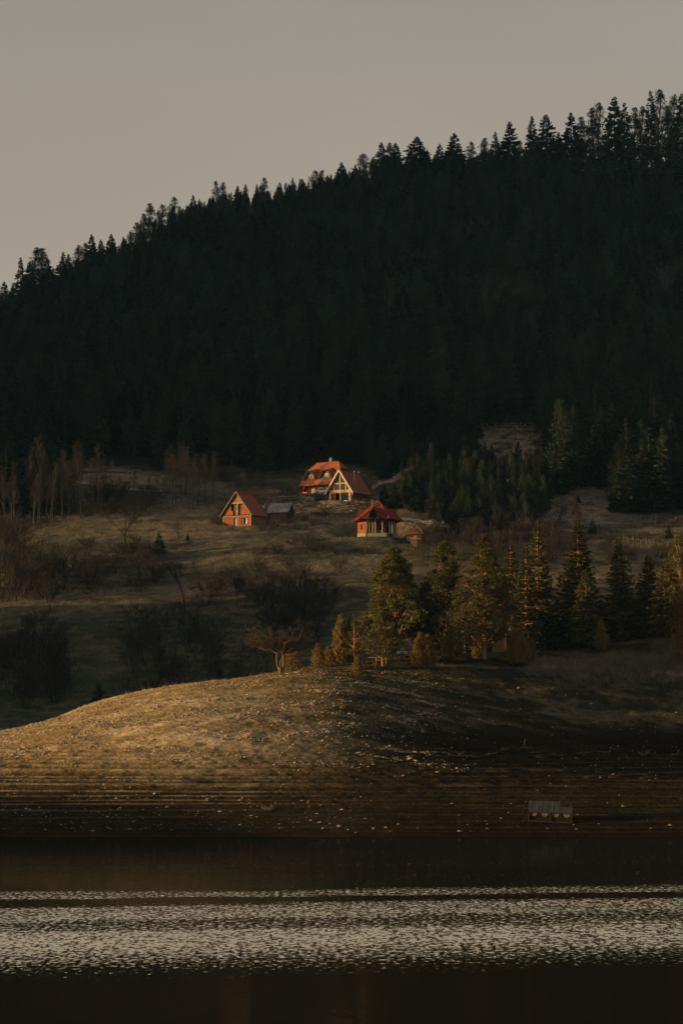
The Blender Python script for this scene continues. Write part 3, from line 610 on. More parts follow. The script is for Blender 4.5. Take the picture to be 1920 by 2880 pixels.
# the mass of the forest behind them: one object
pv = np.stack([cand[rest, 0], cand[rest, 1], cz_[rest] - .3], 1)
fm = bpy.data.meshes.new('conifer_forest'); fm.from_pydata([tuple(p) for p in pv], [], [])
at_ = fm.attributes.new('tree_scale', 'FLOAT', 'POINT'); at_.data.foreach_set('value', hs[rest].astype(np.float32))
at_ = fm.attributes.new('tree_turn', 'FLOAT', 'POINT'); at_.data.foreach_set('value', rng.uniform(0, 6.28, len(rest)).astype(np.float32))
at_ = fm.attributes.new('tree_kind', 'INT', 'POINT'); at_.data.foreach_set('value', rng.integers(0, len(protos), len(rest)).astype(np.int32))
fo = link('conifer_forest', fm); tag(fo, kind='stuff')
ng = bpy.data.node_groups.new('forest', 'GeometryNodeTree')
ng.interface.new_socket('Geometry', in_out='INPUT', socket_type='NodeSocketGeometry'); ng.interface.new_socket('Geometry', in_out='OUTPUT', socket_type='NodeSocketGeometry')
gi = ng.nodes.new('NodeGroupInput'); go = ng.nodes.new('NodeGroupOutput'); jn = ng.nodes.new('GeometryNodeJoinGeometry')
firsts = []
for me_, h0, t_ in protos:
    firsts.append(next(o for o in COL.objects if o.data is me_))
for f_ in reversed(firsts):
    oi = ng.nodes.new('GeometryNodeObjectInfo'); oi.inputs['Object'].default_value = f_; oi.inputs['As Instance'].default_value = True; oi.transform_space = 'ORIGINAL'
    ng.links.new(oi.outputs['Geometry'], jn.inputs[0])
iop = ng.nodes.new('GeometryNodeInstanceOnPoints'); iop.inputs['Pick Instance'].default_value = True
ng.links.new(gi.outputs[0], iop.inputs['Points']); ng.links.new(jn.outputs[0], iop.inputs['Instance'])
def attr(nm, ty):
    n = ng.nodes.new('GeometryNodeInputNamedAttribute'); n.data_type = ty; n.inputs['Name'].default_value = nm; return n.outputs['Attribute']
ng.links.new(attr('tree_kind', 'INT'), iop.inputs['Instance Index'])
cx_ = ng.nodes.new('ShaderNodeCombineXYZ'); ng.links.new(attr('tree_turn', 'FLOAT'), cx_.inputs[2]); ng.links.new(cx_.outputs[0], iop.inputs['Rotation'])
ng.links.new(attr('tree_scale', 'FLOAT'), iop.inputs['Scale']); ng.links.new(iop.outputs[0], go.inputs[0])
fo.modifiers.new('forest', 'NODES').node_group = ng

# ------------------------------------------------------------------ trees on the knoll
def plant(px, py, D=None, near=False):
    if D is None:
        q = hit(px, py)
        if near and q.y > 364: return plant(px, py, 340)
        return q
    p = P(px, py, D); return Vector((p.x, D, float(hgt(p.x, D))))
def tree_thing(name, label, parts, mats, loc, group=None, rz=0.0, crown='crown'):
    t = thing(name, label, 'tree' if 'juniper' not in name else 'shrub', loc, rz, group)
    link('trunk', setmesh('trunk', *parts[0], mats[0]), t); link(crown, setmesh(crown, *parts[1], mats[1]), t)
    return t
def top_h(px, py_top, b):      # height so that the top reaches py_top
    return P(px, py_top, b.y).z - b.z
def near_pine(px, pyb, pyt, w, label, seed, D=None, **k):
    b = plant(px, pyb, D, True); h = top_h(px, pyt, b)
    return tree_thing('pine_tree', label, pine_parts(h, w, seed, **k), (M_pbark, M_pine), b, 'pines on the knoll')
near_pine(1108, 1838, 1545, 5.2, 'tall broad pine with a bare orange trunk above the stone fire ring', 1, D=342, clumps=340, nb=105, low=.20, cs=.95, conic=.85)
near_pine(1255, 1830, 1530, 3.9, 'dark pine half hidden between the fire ring pine and the lit conical pine', 2, D=341, clumps=240, nb=100, low=.08, cs=.95, conic=.8)
near_pine(1205, 1830, 1640, 3.6, 'low dark pine crowding behind the fire ring pine', 3, D=345, clumps=120, nb=90, low=.06, cs=1.1)
near_pine(1362, 1843, 1508, 5.0, 'golden lit conical pine beside the open shelter', 4, D=337, clumps=380, nb=100, low=.14, cs=.85, conic=1.05)
near_pine(1075, 1873, 1725, 2.4, 'young golden pine with thin pale trunks standing in front of the fire ring', 5, D=None, clumps=120, nb=90, low=.22, cs=.68, conic=.75)
near_pine(1000, 1868, 1740, 1.5, 'small dark pine with bent stems beside the tall juniper', 6, D=None, clumps=50, nb=60, low=.2, cs=.5, conic=.7)
near_pine(1908, 1800, 1508, 2.3, 'dark pine by the edge of the view over the russet bush', 8, D=352, clumps=90, nb=80, low=.15, cs=.9)
def near_spruce(px, pyb, pyt, w, label, seed, D=None, **k):
    w = w * 1.15; k['leaf'] = k.get('leaf', .6) * 1.35
    b = plant(px, pyb, D, True); h = top_h(px, pyt, b)
    return tree_thing('spruce_tree', label, spruce_parts(h, w, seed, **k), (M_pbark, M_fspruce), b, 'spruces behind the shelter')
near_spruce(1513, 1835, 1462, 3.6, 'tall spruce with a thin golden leader behind the shelter roof', 21, D=357, levels=46, per=13, M=12, leaf=.62)
near_spruce(1437, 1835, 1520, 3.0, 'dark spruce squeezed between the golden conical pine and a taller spruce', 22, D=360, levels=40, per=12, M=11, leaf=.62)
near_spruce(1480, 1835, 1530, 2.6, 'narrow spruce leaning on the tall leader spruce', 23, D=352, levels=38, per=12, M=11, leaf=.62)
near_spruce(1627, 1830, 1460, 4.0, 'largest spruce of the row with wide drooping skirts', 24, D=356, levels=48, per=14, M=13, leaf=.60)
near_spruce(1648, 1830, 1600, 2.8, 'shorter spruce pressed against the skirts of the largest spruce', 25, D=350, levels=34, per=12, M=11, leaf=.6)
near_spruce(1742, 1815, 1510, 3.1, 'slim spruce between the largest spruce and the forked young one', 26, D=358, levels=42, per=12, M=12, leaf=.6)
near_spruce(1762, 1815, 1560, 2.2, 'thin spruce top rising just behind the slim spruce', 27, D=362, levels=36, per=11, M=11, leaf=.6)
near_spruce(1825, 1810, 1558, 3.0, 'rounded spruce with a bare leader before the pale meadow', 28, D=357, levels=40, per=12, M=12, leaf=.6)
near_spruce(1872, 1810, 1572, 2.6, 'small golden tipped spruce beside the russet bush', 29, D=353, levels=36, per=12, M=11, leaf=.6)
near_spruce(1570, 1835, 1690, 3.0, 'low black spruce filling the gap behind the shelter corner', 30, D=358, levels=30, per=12, M=11, leaf=.7)
near_spruce(1690, 1825, 1700, 3.0, 'low black spruce filling the gap beyond the largest spruce', 31, D=360, levels=30, per=12, M=11, leaf=.7)
near_spruce(1400, 1835, 1650, 2.6, 'low black spruce behind the golden conical pine', 32, D=362, levels=30, per=12, M=11, leaf=.7)
def juniper(px, pyb, pyt, w, label, seed, D=None, n=3200, stems=3, m_=None, **k):
    w = w * 1.35; n = int(n * 1.4)
    b = plant(px, pyb, D, True); h = top_h(px, pyt, b)
    return tree_thing('juniper_shrub', label, juniper_parts(h, w, seed, n, stems, **k), (M_bark, m_ or M_jun), b, 'junipers on the knoll')
juniper(958, 1862, 1735, 1.35, 'tall golden lit juniper with a twin pointed top', 41, n=5200, stems=3)
juniper(993, 1862, 1738, .9, 'slim dark juniper leaning on the tall golden one', 42, n=2600, stems=2)
juniper(893, 1878, 1815, .85, 'small pointed golden juniper nearest the umbrella tree', 43, n=2200, stems=2)
juniper(922, 1870, 1820, 1.0, 'squat rounded juniper between the pointed one and the tall golden one', 44, n=2400, stems=4)
juniper(1007, 1904, 1845, .55, 'small russet juniper alone on the stony slope', 45, n=1800, stems=2)
juniper(1268, 1862, 1768, 1.45, 'broad upright juniper golden along one flank beside the shelter', 46, n=5200, stems=4)
juniper(1203, 1880, 1790, 1.35, 'dark rounded juniper in front of the broad upright one', 47, n=4200, stems=4)
juniper(1180, 1858, 1783, .8, 'narrow dark juniper beside the fire ring', 48, n=2400, stems=2)
juniper(1446, 1870, 1775, 1.3, 'conical green juniper in front of the shelter roof', 49, n=4600, stems=3)
juniper(1483, 1870, 1797, 1.3, 'low dark juniper huddled behind the conical green one', 50, n=3200, stems=4)
juniper(1338, 1853, 1782, .42, 'thin little juniper in front of the golden pine trunk', 51, n=1100, stems=1)
juniper(1690, 1830, 1745, 1.0, 'black juniper under the spruces beside the dark lawn', 52, n=2600, stems=3)
juniper(820, 1893, 1815, 1.3, 'thin brown juniper behind the umbrella tree', 53, D=326, n=1500, stems=4)
juniper(1908, 1750, 1655, 1.2, 'russet leafed bush catching the last sun', 54, D=340, n=700, stems=4, m_=mat('russet_leaves', (.15, .055, .02), .8, .4, 2, trans=.25))

# the bare umbrella-shaped tree on the crest
def umbrella_tree():
    g = random.Random(12); b = plant(790, 1903, 322); t = thing('bare_tree', 'bare spreading umbrella-shaped tree alone on the lit crest', 'tree', b)
    segs = []; tw = []
    def br(p, d, L_, r, lv, flat):
        q = p; n = 4 if lv < 3 else 3
        for i in range(n):
            d = Vector((d.x + g.gauss(0, .15), d.y + g.gauss(0, .15), d.z * (.88 if lv else 1) + g.gauss(.0, .09) + (.10 if q.z < 4.6 else -.03))).normalized()
            e = q + d * (L_ / n); r1 = r * .87
            (segs if lv < 3 else tw).append((q, e, r, r1)); q = e; r = r1
            if lv < 5 and (lv > 0 or i > 0):
                for k in range(1 if lv < 2 else 2):
                    a = Vector((g.gauss(0, 1), g.gauss(0, 1), g.gauss(.1, .5))); a = (a - d * a.dot(d)).normalized()
                    if g.random() < .74: br(q, (d * .8 + a * .75).normalized(), L_ * g.uniform(.48, .72), r * .55, lv + 1, flat)
    # three stems splitting near the ground
    def stem(pts, r0, r1):
        for i in range(len(pts) - 1):
            ra = r0 + (r1 - r0) * i / (len(pts) - 1); rb = r0 + (r1 - r0) * (i + 1) / (len(pts) - 1); segs.append((Vector(pts[i]), Vector(pts[i + 1]), ra, rb))
    stem([(0, 0, -.5), (.0, 0, .35), (-.12, .02, .9)], .36, .30)
    stem([(-.12, .02, .3), (-.48, .1, 1.2), (-.56, .1, 2.2), (-.5, .1, 2.9)], .20, .14)
    stem([(.10, 0, .3), (.42, -.05, 1.3), (.40, -.1, 2.3), (.35, -.1, 2.9)], .24, .18)
    stem([(-.05, 0, .7), (-.1, .05, 1.6), (.2, .05, 2.3)], .12, .09)
    tops = [((-.5, .1, 2.9), .13), ((.35, -.1, 2.9), .16), ((.35, -.1, 2.6), .13), ((-.2, .1, 2.7), .11)]
    for (p, r) in tops:
        for k in range(4):
            a = g.uniform(0, 6.28); br(Vector(p), Vector((math.cos(a), math.sin(a) * .9, g.uniform(.28, .85))).normalized(), g.uniform(2.0, 2.9), r * .8, 1, 1)
    for d, L_ in (((-1, 0, .45), 3.1), ((-1, -.4, .62), 2.9), ((1, .2, .42), 3.0), ((1, -.3, .18), 2.6), ((.9, .3, .62), 2.9), ((-.95, .4, .3), 2.8)):
        br(Vector((.35 * (1 if d[0] > 0 else -1), 0, 2.75)), Vector(d).normalized(), L_, .11, 1, 1)
    A = lambda S, i: np.array([s[i] for s in S], float)
    link('trunk', setmesh('trunk', *tubes(A(segs, 0), A(segs, 1), A(segs, 2), A(segs, 3), 6), mat('crest_tree_bark', (.12, .08, .05), .9, .3, 4, stretch=(1, 1, .3))), t)  # lighter brown bark on trunk and stems
    v, f = tubes(A(tw, 0), A(tw, 1), np.maximum(A(tw, 2) * .9, .010), np.maximum(A(tw, 3) * .9, .008), 3); link('crown', setmesh('crown', v, f, M_dtwig), t)
umbrella_tree()

# ------------------------------------------------------------------ leafless trees and thickets on the meadows
bproto = {}
for kd, nseed in (('round', 4), ('slim', 4), ('bush', 5)):
    bproto[kd] = []
    for i in range(nseed):
        h0 = {'round': 8.0, 'slim': 10.0, 'bush': 4.0}[kd]; S = bare_parts(h0, 300 + i * 7 + len(kd), kd)
        bproto[kd].append((one_mesh('bare_tree' if kd != 'bush' else 'bare_bush', S, [M_grey if kd == 'round' else M_birch if kd == 'slim' else M_twig, M_twig]), h0))
    print(kd, [len(m_.polygons) for m_, _ in bproto[kd]])
def bare(kd, px, py, h, label, group, D=None, wide=1.0):
    b = plant(px, py, D)
    if b.y < 364 and px < 1000: b = plant(px, py, R.uniform(388, 428)); h = max(h, min(15, 1.45 * h))
    me_, h0 = R.choice(bproto[kd]); s = h / h0
    o = link({'wood': 'bare_forest_tree', 'round': 'bare_tree', 'slim': 'bare_birch', 'bush': 'bare_bush'}[kd], me_, None, (b.x, b.y, b.z - .1)); o.scale = (s * wide, s * wide, s); o.rotation_euler = (0, 0, R.uniform(0, 6.28))
    return tag(o, label, 'bush' if kd == 'bush' else 'tree', group)
# singled-out ones
for kd, px, py, h, lb in [
    ('round', 355, 1545, 13, 'tallest leafless tree in the middle of the tan meadow'), ('round', 505, 1540, 7, 'small leafless tree beside the dark little conifer on the tan meadow'),
    ('round', 520, 1710, 11, 'slender dark leafless tree rising above the thickets over the green field'), ('round', 42, 1850, 9.5, 'branching dark tree at the very edge of the green field'),
    ('round', 610, 1690, 6, 'low wide orchard tree at the start of the dark orchard row'), ('round', 668, 1705, 7, 'second wide orchard tree of the dark row'), ('round', 740, 1695, 7, 'third orchard tree of the dark row, with a round crown'), ('round', 560, 1640, 6, 'small orchard tree just above the dark row'),
    ('round', 140, 1725, 7, 'leafless tree with a leaning trunk between the two brown thickets'), ('round', 962, 1660, 8, 'pale thin leafless tree on the slope below the red-roofed house'), ('round', 900, 1700, 6.5, 'round leafless tree low on the slope next to the tall pine'),
    ('round', 375, 1290, 12, 'pale bare tree standing on the earth bank by the forest'), ('round', 905, 1790, 7, 'bare tree in the hollow behind the golden juniper'), ('round', 1040, 1390, 4, 'bare little tree on the rubble under the wooden chalet'),
    ('round', 800, 1290, 10, 'round brown tree at the forest edge behind the orange-roofed chalet'), ('round', 770, 1300, 8, 'twin of the round brown tree behind the orange-roofed chalet'), ('round', 1620, 1510, 9, 'bare tree standing in front of the pale road end'),
    ('slim', 677, 1920, 11, 'white-barked birch just behind the lit crest'), ('slim', 585, 1905, 9, 'thin grey birch between the thicket and the white-barked birch'), ('round', 520, 1935, 9, 'wide dark leafless tree behind the thicket over the lit crest'),
    ('round', 1180, 1330, 9, 'bare tree beside the hillside track'), ('slim', 700, 745, 6, 'bare twig tree poking through the skyline over the brick cottage')]:
    if py == 745: continue
    bare(kd, px, py, h, lb, None)
M_pbk = mat('pale_grey_bark', (.115, .11, .11), .9, .2, 3); M_ptw = mat('pale_grey_twigs', (.085, .082, .085), .9, .2, 3)
bproto['wood'] = [(one_mesh('pale_forest_tree', bare_parts(16, 700 + i, 'round'), [M_pbk, M_ptw]), 16) for i in range(3)] + [(one_mesh('pale_forest_tree', bare_parts(18, 720 + i, 'slim'), [M_pbk, M_ptw]), 18) for i in range(2)]
# a few pale leafless trees inside the forest
for px, py, h, lb in [(1118, 930, 16, 'pale leafless tree in the forest straight above the wooden chalet'), (1372, 960, 19, 'tall pale birch in the forest above the stony clearing'), (1500, 1010, 15, 'grey branching tree with a fan of limbs in the dark forest'), (1460, 900, 15, 'faint bluish leafless tree in the upper forest'),
    (1870, 900, 17, 'broad leafless tree at the forest edge of the view'), (1358, 720, 14, 'wispy leafless tree high in the forest below the ridge'), (692, 700, 12, 'pale birch in the upper forest below the rounded shoulder'), (728, 660, 11, 'short pale birch just above its fellow in the upper forest'),
    (1750, 980, 13, 'small tan leafless tree between dark conifers'), (90, 1400, 17, 'lone tall birch with a pale trunk at the dark wood'), (1100, 830, 12, 'faint forked leafless tree among the conifers'), (1720, 1120, 14, 'faint grey tree above the paling fence')]:
    bare('slim' if px in (90, 1720, 1750) else 'wood', px, py + (25 if px != 90 else 0), h * (1.35 if px != 90 else 1), lb, None)
# birch stands
for n, poly, lb, gr, hr in [(26, [(455, 1375), (455, 1420), (600, 1440), (610, 1395)], 'thin pale birch|in the stand above the brick cottage', 'birches above the brick cottage', (10, 14)),
        (46, [(-20, 1440), (-20, 1495), (200, 1480), (330, 1450), (300, 1400), (120, 1400)], 'thin bare tree|in the dark wood beside the tan meadow', 'bare trees of the dark wood', (11, 16)),
        (10, [(330, 1400), (520, 1400), (430, 1350), (330, 1370)], 'young bare tree|on the slope under the earth bank', 'young trees under the earth bank', (4, 6)),
        (16, [(560, 1960), (760, 1905), (740, 1880), (560, 1900)], 'grey sapling|in the hollow behind the lit crest', 'saplings behind the lit crest', (6, 9)),
        (14, [(1180, 1360), (1300, 1300), (1480, 1310), (1560, 1420), (1300, 1440)], 'bare sapling|among the young conifers', 'saplings among the young conifers', (6, 10))]:
    k = 0; xs = [p[0] for p in poly]; ys = [p[1] for p in poly]
    while k < n:
        px, py = R.uniform(min(xs), max(xs)), R.uniform(min(ys), max(ys))
        if inpoly(np.array(px), np.array(py), poly): ranked(bare('slim', px, py, R.uniform(*hr), None, gr, wide=.8), px, *lb.split('|'), gr); k += 1
# thickets
for n, poly, lb, gr, hr in [
        (44, [(90, 1690), (120, 1600), (260, 1580), (420, 1560), (480, 1640), (450, 1680), (250, 1700)], 'dark leafless bush|in the long thicket across the tan meadow', 'thicket across the tan meadow', (4, 7)),
        (30, [(-20, 1700), (-20, 1540), (80, 1550), (130, 1690)], 'tall brown bush|in the thicket at the meadow edge', 'brown thicket at the meadow edge', (6, 10)),
        (38, [(340, 1935), (350, 1780), (480, 1740), (600, 1780), (640, 1900), (520, 1960)], 'bare bush|in the big thicket between green field and lit crest', 'big thicket over the green field', (3.5, 7)),
        (30, [(-20, 2000), (-20, 1860), (120, 1860), (200, 1930), (160, 2000)], 'dark bush|in the shade at the foot of the green field', 'bushes at the foot of the green field', (4, 8)),
        (34, [(560, 1710), (600, 1640), (760, 1620), (920, 1640), (960, 1700), (840, 1760), (700, 1720)], 'dark bush|in the orchard hollow below the meadow', 'bushes of the orchard hollow', (4, 7)),
        (26, [(780, 1560), (700, 1580), (770, 1530), (880, 1520), (920, 1560)], 'low brown scrub bush|on the meadow below the plank shed', 'scrub below the plank shed', (1.6, 2.8)),
        (26, [(700, 1490), (820, 1450), (930, 1440), (900, 1480), (790, 1510)], 'grey scrub bush|beside the plank shed', 'scrub beside the plank shed', (1.5, 2.6)),
        (30, [(180, 1430), (330, 1400), (440, 1400), (430, 1450), (330, 1470), (230, 1470)], 'brown bush|along the upper edge of the tan meadow', 'bushes along the upper meadow edge', (3, 6)),
        (18, [(610, 1370), (640, 1320), (740, 1325), (740, 1380), (700, 1400)], 'brown bush|behind the brick cottage', 'bushes behind the brick cottage', (2, 4)),
        (80, [(1180, 1590), (1200, 1490), (1320, 1460), (1560, 1470), (1600, 1580), (1400, 1610)], 'grey bush|in the scrub behind the tall spruces', 'scrub behind the tall spruces', (3, 6.5)),
        (24, [(1640, 1600), (1700, 1530), (1930, 1560), (1930, 1640), (1800, 1620)], 'grey bush|along the paling fence', 'bushes along the paling fence', (2.5, 4.5)),
        (26, [(0, 1830), (60, 1740), (200, 1760), (180, 1850)], 'small bush|dotting the green field', 'bushes dotting the green field', (1.5, 3.5)),
        (30, [(900, 1810), (760, 1860), (700, 1840), (760, 1750), (900, 1740)], 'dark bush|in the hollow behind the umbrella tree', 'bushes behind the umbrella tree', (3, 6))]:
    k = 0; xs = [p[0] for p in poly]; ys = [p[1] for p in poly]
    while k < n:
        px, py = R.uniform(min(xs), max(xs)), R.uniform(min(ys), max(ys))
        if inpoly(np.array(px), np.array(py), poly):
            h = R.uniform(*hr); ranked(bare('bush' if h < 5.5 or R.random() < .5 else 'round', px, py, h * R.choice((.6, .85, 1, 1, 1.15)), None, gr, wide=R.uniform(.75, 1.35)), px, *lb.split('|'), gr); k += 1
# single small conifers on the meadows
for px, py, h, lb in [(447, 1560, 5, 'dark little conifer standing on the tan meadow'), (528, 1520, 1.6, 'tiny round conifer alone on the tan meadow'), (1620, 1446, 3.2, 'small dark conifer on the brown clearing by the fence'), (1665, 1500, 3.5, 'small conifer at the foot of the brown clearing'), (1292, 1500, 7.5, 'narrow dark conifer at the end of the gravel road'), (1322, 1490, 6.5, 'second narrow conifer just past the end of the gravel road'),
        (1880, 1515, 3, 'little conifer on the grass above the paling fence'), (278, 1990, 8.5, 'dark young conifer behind the lit crest low in the valley'), (1080, 1420, 5, 'bushy conifer between the wooden chalet and the post'), (1110, 1430, 6, 'bushy conifer behind the red hipped roof'), (1625, 1415, 2.2, 'topmost little conifer on the brown clearing'), (618, 1925, 9, 'slim young spruce behind the crest next to the white-barked birch')]:
    b = plant(px, py)
    if b.y < 364: b = plant(px, py, 415)
    me_, h0, t_ = protos[2]; o = link('small_conifer', me_, None, b); s = h / h0; o.scale = (s * 1.15, s * 1.15, s); tag(o, lb, 'tree', 'single conifers on the meadows')
# ------------------------------------------------------------------ building materials
M_tileO = rowmat('orange_roof_tiles', (.29, .095, .038), (.13, .045, .022), 'Z', .34, 'X', .42, .26, var=.22)
M_tileB = rowmat('brown_red_roof_tiles', (.27, .088, .055), (.10, .035, .025), 'Z', .34, 'Y', .42, .26, var=.2)
M_tileR = rowmat('red_roof_tiles', (.175, .032, .021), (.09, .018, .012), 'Z', .32, 'X', .40, .26, var=.2)
M_tileOld = rowmat('mossy_old_roof_tiles', (.135, .055, .036), (.05, .03, .02), 'Z', .28, 'X', .3, .3, var=.7)
M_brick = rowmat('hollow_brick_wall', (.235, .076, .026), (.13, .06, .03), 'Z', .24, 'XY', .38, .16, var=.35)
M_brickD = rowmat('old_red_brick_wall', (.26, .10, .06), (.15, .08, .05), 'Z', .2, 'XY', .36, .16, var=.3)
M_conc = mat('grey_concrete', (.24, .22, .20), .9, .22, 1.5)
M_block = rowmat('concrete_block_base', (.23, .21, .18), (.22, .19, .16), 'Z', .25, 'XY', .5, .1, var=.25)
M_dark = mat('dark_timber', (.040, .030, .024), .85, .3, 3)
M_wood = mat('fresh_yellow_timber', (.38, .25, .13), .7, .16, 2.5, stretch=(1, 1, 4))
M_woodpale = mat('cream_barge_board', (.42, .37, .30), .7, .1, 2)
M_plank = rowmat('brown_plank_wall', (.20, .115, .058), (.06, .035, .02), 'Z', .22, 'XY', 4.0, .14, var=.4)
M_orplank = rowmat('orange_plank_wall', (.28, .13, .055), (.14, .06, .03), 'Z', .24, 'XY', 4.0, .14, var=.3)
M_shingle = rowmat('grey_weathered_boards', (.34, .32, .29), (.055, .05, .045), 'X', .26, 'Z', 1.1, .16, var=.7, offset=.37)
M_glass = mat('dark_window_glass', (.030, .036, .040), .06, .05, 1, spec=.6)
M_white = mat('white_paint', (.72, .70, .66), .6, .06, 2)
M_metal = mat('zinc_flue', (.45, .44, .42), .4, .1, 3, metal=.7)
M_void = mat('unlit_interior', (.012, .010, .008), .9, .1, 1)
M_chim = mat('chimney_render', (.17, .155, .14), .9, .2, 3)
M_solar = mat('solar_glass', (.085, .105, .115), .12, .1, 1, spec=.6)
M_sheet = mat('pale_roofing_sheet', (.33, .32, .30), .6, .15, 2)
M_stone = rowmat('rubble_stone_wall', (.27, .21, .15), (.10, .075, .05), 'Z', .28, 'XY', .42, .2, var=.8)
def B(name, fn, m_, parent):
    mb = MB(); fn(mb); return mb.build(name, m_, parent)
def window(parent, x, y, z0, z1, w, fm=None, name='window', yaw90=False, mull=1):
    "framed window in a wall whose face looks towards -y (or +x)"
    def T(a, b, c): return (x - b, y + a, c) if yaw90 else (x + a, y + b, c)
    fr = MB(); t = .09
    def bx(a0, a1, b0, b1, c0, c1):
        p = [T(a, b, c) for c in (c0, c1) for b in (b0, b1) for a in (a0, a1)]
        fr.add(p, [(0, 2, 3, 1), (4, 5, 7, 6), (0, 1, 5, 4), (2, 6, 7, 3), (0, 4, 6, 2), (1, 3, 7, 5)])
    bx(-w / 2, -w / 2 + t, -.09, .02, z0, z1); bx(w / 2 - t, w / 2, -.09, .02, z0, z1); bx(-w / 2 + t, w / 2 - t, -.088, .02, z0, z0 + t); bx(-w / 2 + t, w / 2 - t, -.088, .02, z1 - t, z1)
    if mull: bx(-t / 2, t / 2, -.085, .0, z0 + t, z1 - t)
    f = fr.build(name, fm or M_white, parent); g = MB()
    p = [T(a, b, c) for c in (z0 + t, z1 - t) for b in (-.04, .01) for a in (-w / 2 + t, w / 2 - t)]
    g.add(p, [(0, 2, 3, 1), (4, 5, 7, 6), (0, 1, 5, 4), (2, 6, 7, 3), (0, 4, 6, 2), (1, 3, 7, 5)]); g.build('pane', M_glass, f)
    return f
def prism(mb, prof, y0, y1):
    "profile in x,z pushed from y0 to y1"
    k = len(prof); p = [(a, y0, b) for a, b in prof] + [(a, y1, b) for a, b in prof]
    mb.add(p, [tuple(range(k)), tuple(range(2 * k - 1, k - 1, -1))] + [(i, i + k, (i + 1) % k + k, (i + 1) % k) for i in range(k)])

# ------------------------------------------------------------------ A: the big chalet with the orange hipped roof and two dormers
def chalet():
    r = thing('chalet', 'large orange-roofed chalet with two trapezoid dormers and a solar panel', 'house', OA, -YA)
    hw, e, rz = 5.2, 2.5, 8.9; L2 = 5.5; zc = 6.97; yc = 1.57; xr = 3.75
    def roof(m):
        for s in (-1, 1):
            pts = [(-L2, -hw, e), (L2, -hw, e), (L2, -yc, zc), (xr, 0, rz), (-xr, 0, rz), (-L2, -yc, zc)]
            pts = [(x, y * (1 if s < 0 else -1), z) for x, y, z in pts]
            m.slab(pts if s < 0 else pts[::-1], .2)
            m.slab([(s * L2, -yc, zc), (s * L2, yc, zc), (s * xr, 0, rz)][::s], .18)
    rf = B('roof', roof, M_tileO, r)
    B('ridge_tiles', lambda m: (m.beam((-xr, 0, rz + .03), (xr, 0, rz + .03), .32, .16), [m.beam((s * xr, 0, rz + .02), (s * L2, t * yc, zc + .02), .26, .13) for s in (-1, 1) for t in (-1, 1)]), M_tileB, rf)
    B('chimney', lambda m: (m.box(.35, 1.05, .25, .95, 7.6, 9.75), m.box(.25, 1.15, .15, 1.05, 9.75, 9.9), m.box(.45, .95, .35, .85, 9.9, 10.15)), M_chim, rf)
    def gable(m):
        for s in (-1, 1):
            x = s * (L2 - .55); q = [(-4.1, -1.5), (4.1, -1.5), (4.1, 3.55), (1.5, 6.75), (-1.5, 6.75), (-4.1, 3.55)]
            m.slab([(x, a, b) for a, b in q][::s], .25)
    B('gable_wall', gable, M_brickD, r)
    B('wall', lambda m: (m.box(-4.7, 4.7, -3.4, -3.15, -1.6, 3.6), m.box(-4.7, 4.7, 3.9, 4.15, -1.6, 3.6)), M_brickD, r)
    B('soffit', lambda m: m.slab([(-L2 + .1, -hw + .1, e - .12), (-L2 + .1, -3.4, e - .12), (L2 - .1, -3.4, e - .12), (L2 - .1, -hw + .1, e - .12)], .08), M_dark, r)
    B('porch', lambda m: ([m.box(x - .08, x + .08, -4.9, -4.74, -1.4, e - .2) for x in (-5.2, -2.6, .2, 2.9, 5.1)], m.box(-5.3, 5.3, -5.0, -3.4, -.45, -.3)), M_dark, r)
    B('balustrade', lambda m: [m.box(-5.1, -2.8, -5.02, -4.95, z, z + .27) for z in (-.1, .24, .58)], mat('orange_red_boards', (.52, .13, .05), .6, .15, 3), r)
    B('lower_wall', lambda m: m.box(-5.0, 5.0, -4.72, -3.42, -2.4, -.46), M_conc, r)
    B('log_stack', lambda m: [m.box(-2.3 + .42 * i, -1.93 + .42 * i, -4.6, -3.9, -.29 + .26 * j, -.06 + .26 * j) for i in range(9) for j in range(3)], M_wood, r)
    window(r, -1.9, -3.42, .5, 1.7, 1.1); window(r, 2.2, -3.42, .3, 1.7, .9)
    B('door', lambda m: m.box(.1, 1.1, -3.46, -3.41, -.3, 1.8), M_void, r)
    B('lamp', lambda m: m.tube((-4.0, -4.9, 1.9), (-4.0, -4.9, 2.15), .12, .08, 6), M_white, r)
    sl = (rz - e) / hw
    for xc in (-2.75, 2.45):
        yf, zb, zt = -3.95, e + (hw - 3.95) * sl + .05, 6.35; yb, zk = -1.35, e + (hw - 1.35) * sl + .02
        a = [(xc - 2.1, yf, zb), (xc - 1.1, yf - .25, zt), (xc + 1.1, yf - .25, zt), (xc + 2.1, yf, zb)]; b2, b3 = (xc - .45, yb, zk), (xc + .45, yb, zk)
        def dr(m):
            m.slab([a[1], a[2], b3, b2], .12); m.slab([a[0], a[1], b2], .12); m.slab([a[2], a[3], b3], .12)
        d = B('dormer', dr, M_tileO, r)
        B('fascia', lambda m: (m.beam((a[0][0], a[0][1] - .08, a[0][2]), (a[1][0], a[1][1] - .08, a[1][2]), .12, .34), m.beam((a[1][0] - .1, a[1][1] - .1, a[1][2] + .02), (a[2][0] + .1, a[2][1] - .1, a[2][2] + .02), .12, .34), m.beam((a[2][0], a[2][1] - .08, a[2][2]), (a[3][0], a[3][1] - .08, a[3][2]), .12, .34)), M_dark, d)
        B('dormer_wall', lambda m: m.slab([(xc - 1.75, yf + .45, zb - .1), (xc + 1.75, yf + .45, zb - .1), (xc + 1.0, yf + .45, zt - .15), (xc - 1.0, yf + .45, zt - .15)], .1), M_plank, d)
        window(d, xc + .05, yf + .43, zb + .15, zb + 1.35, 1.15)
    n = Vector((0, -sl, 1)).normalized()
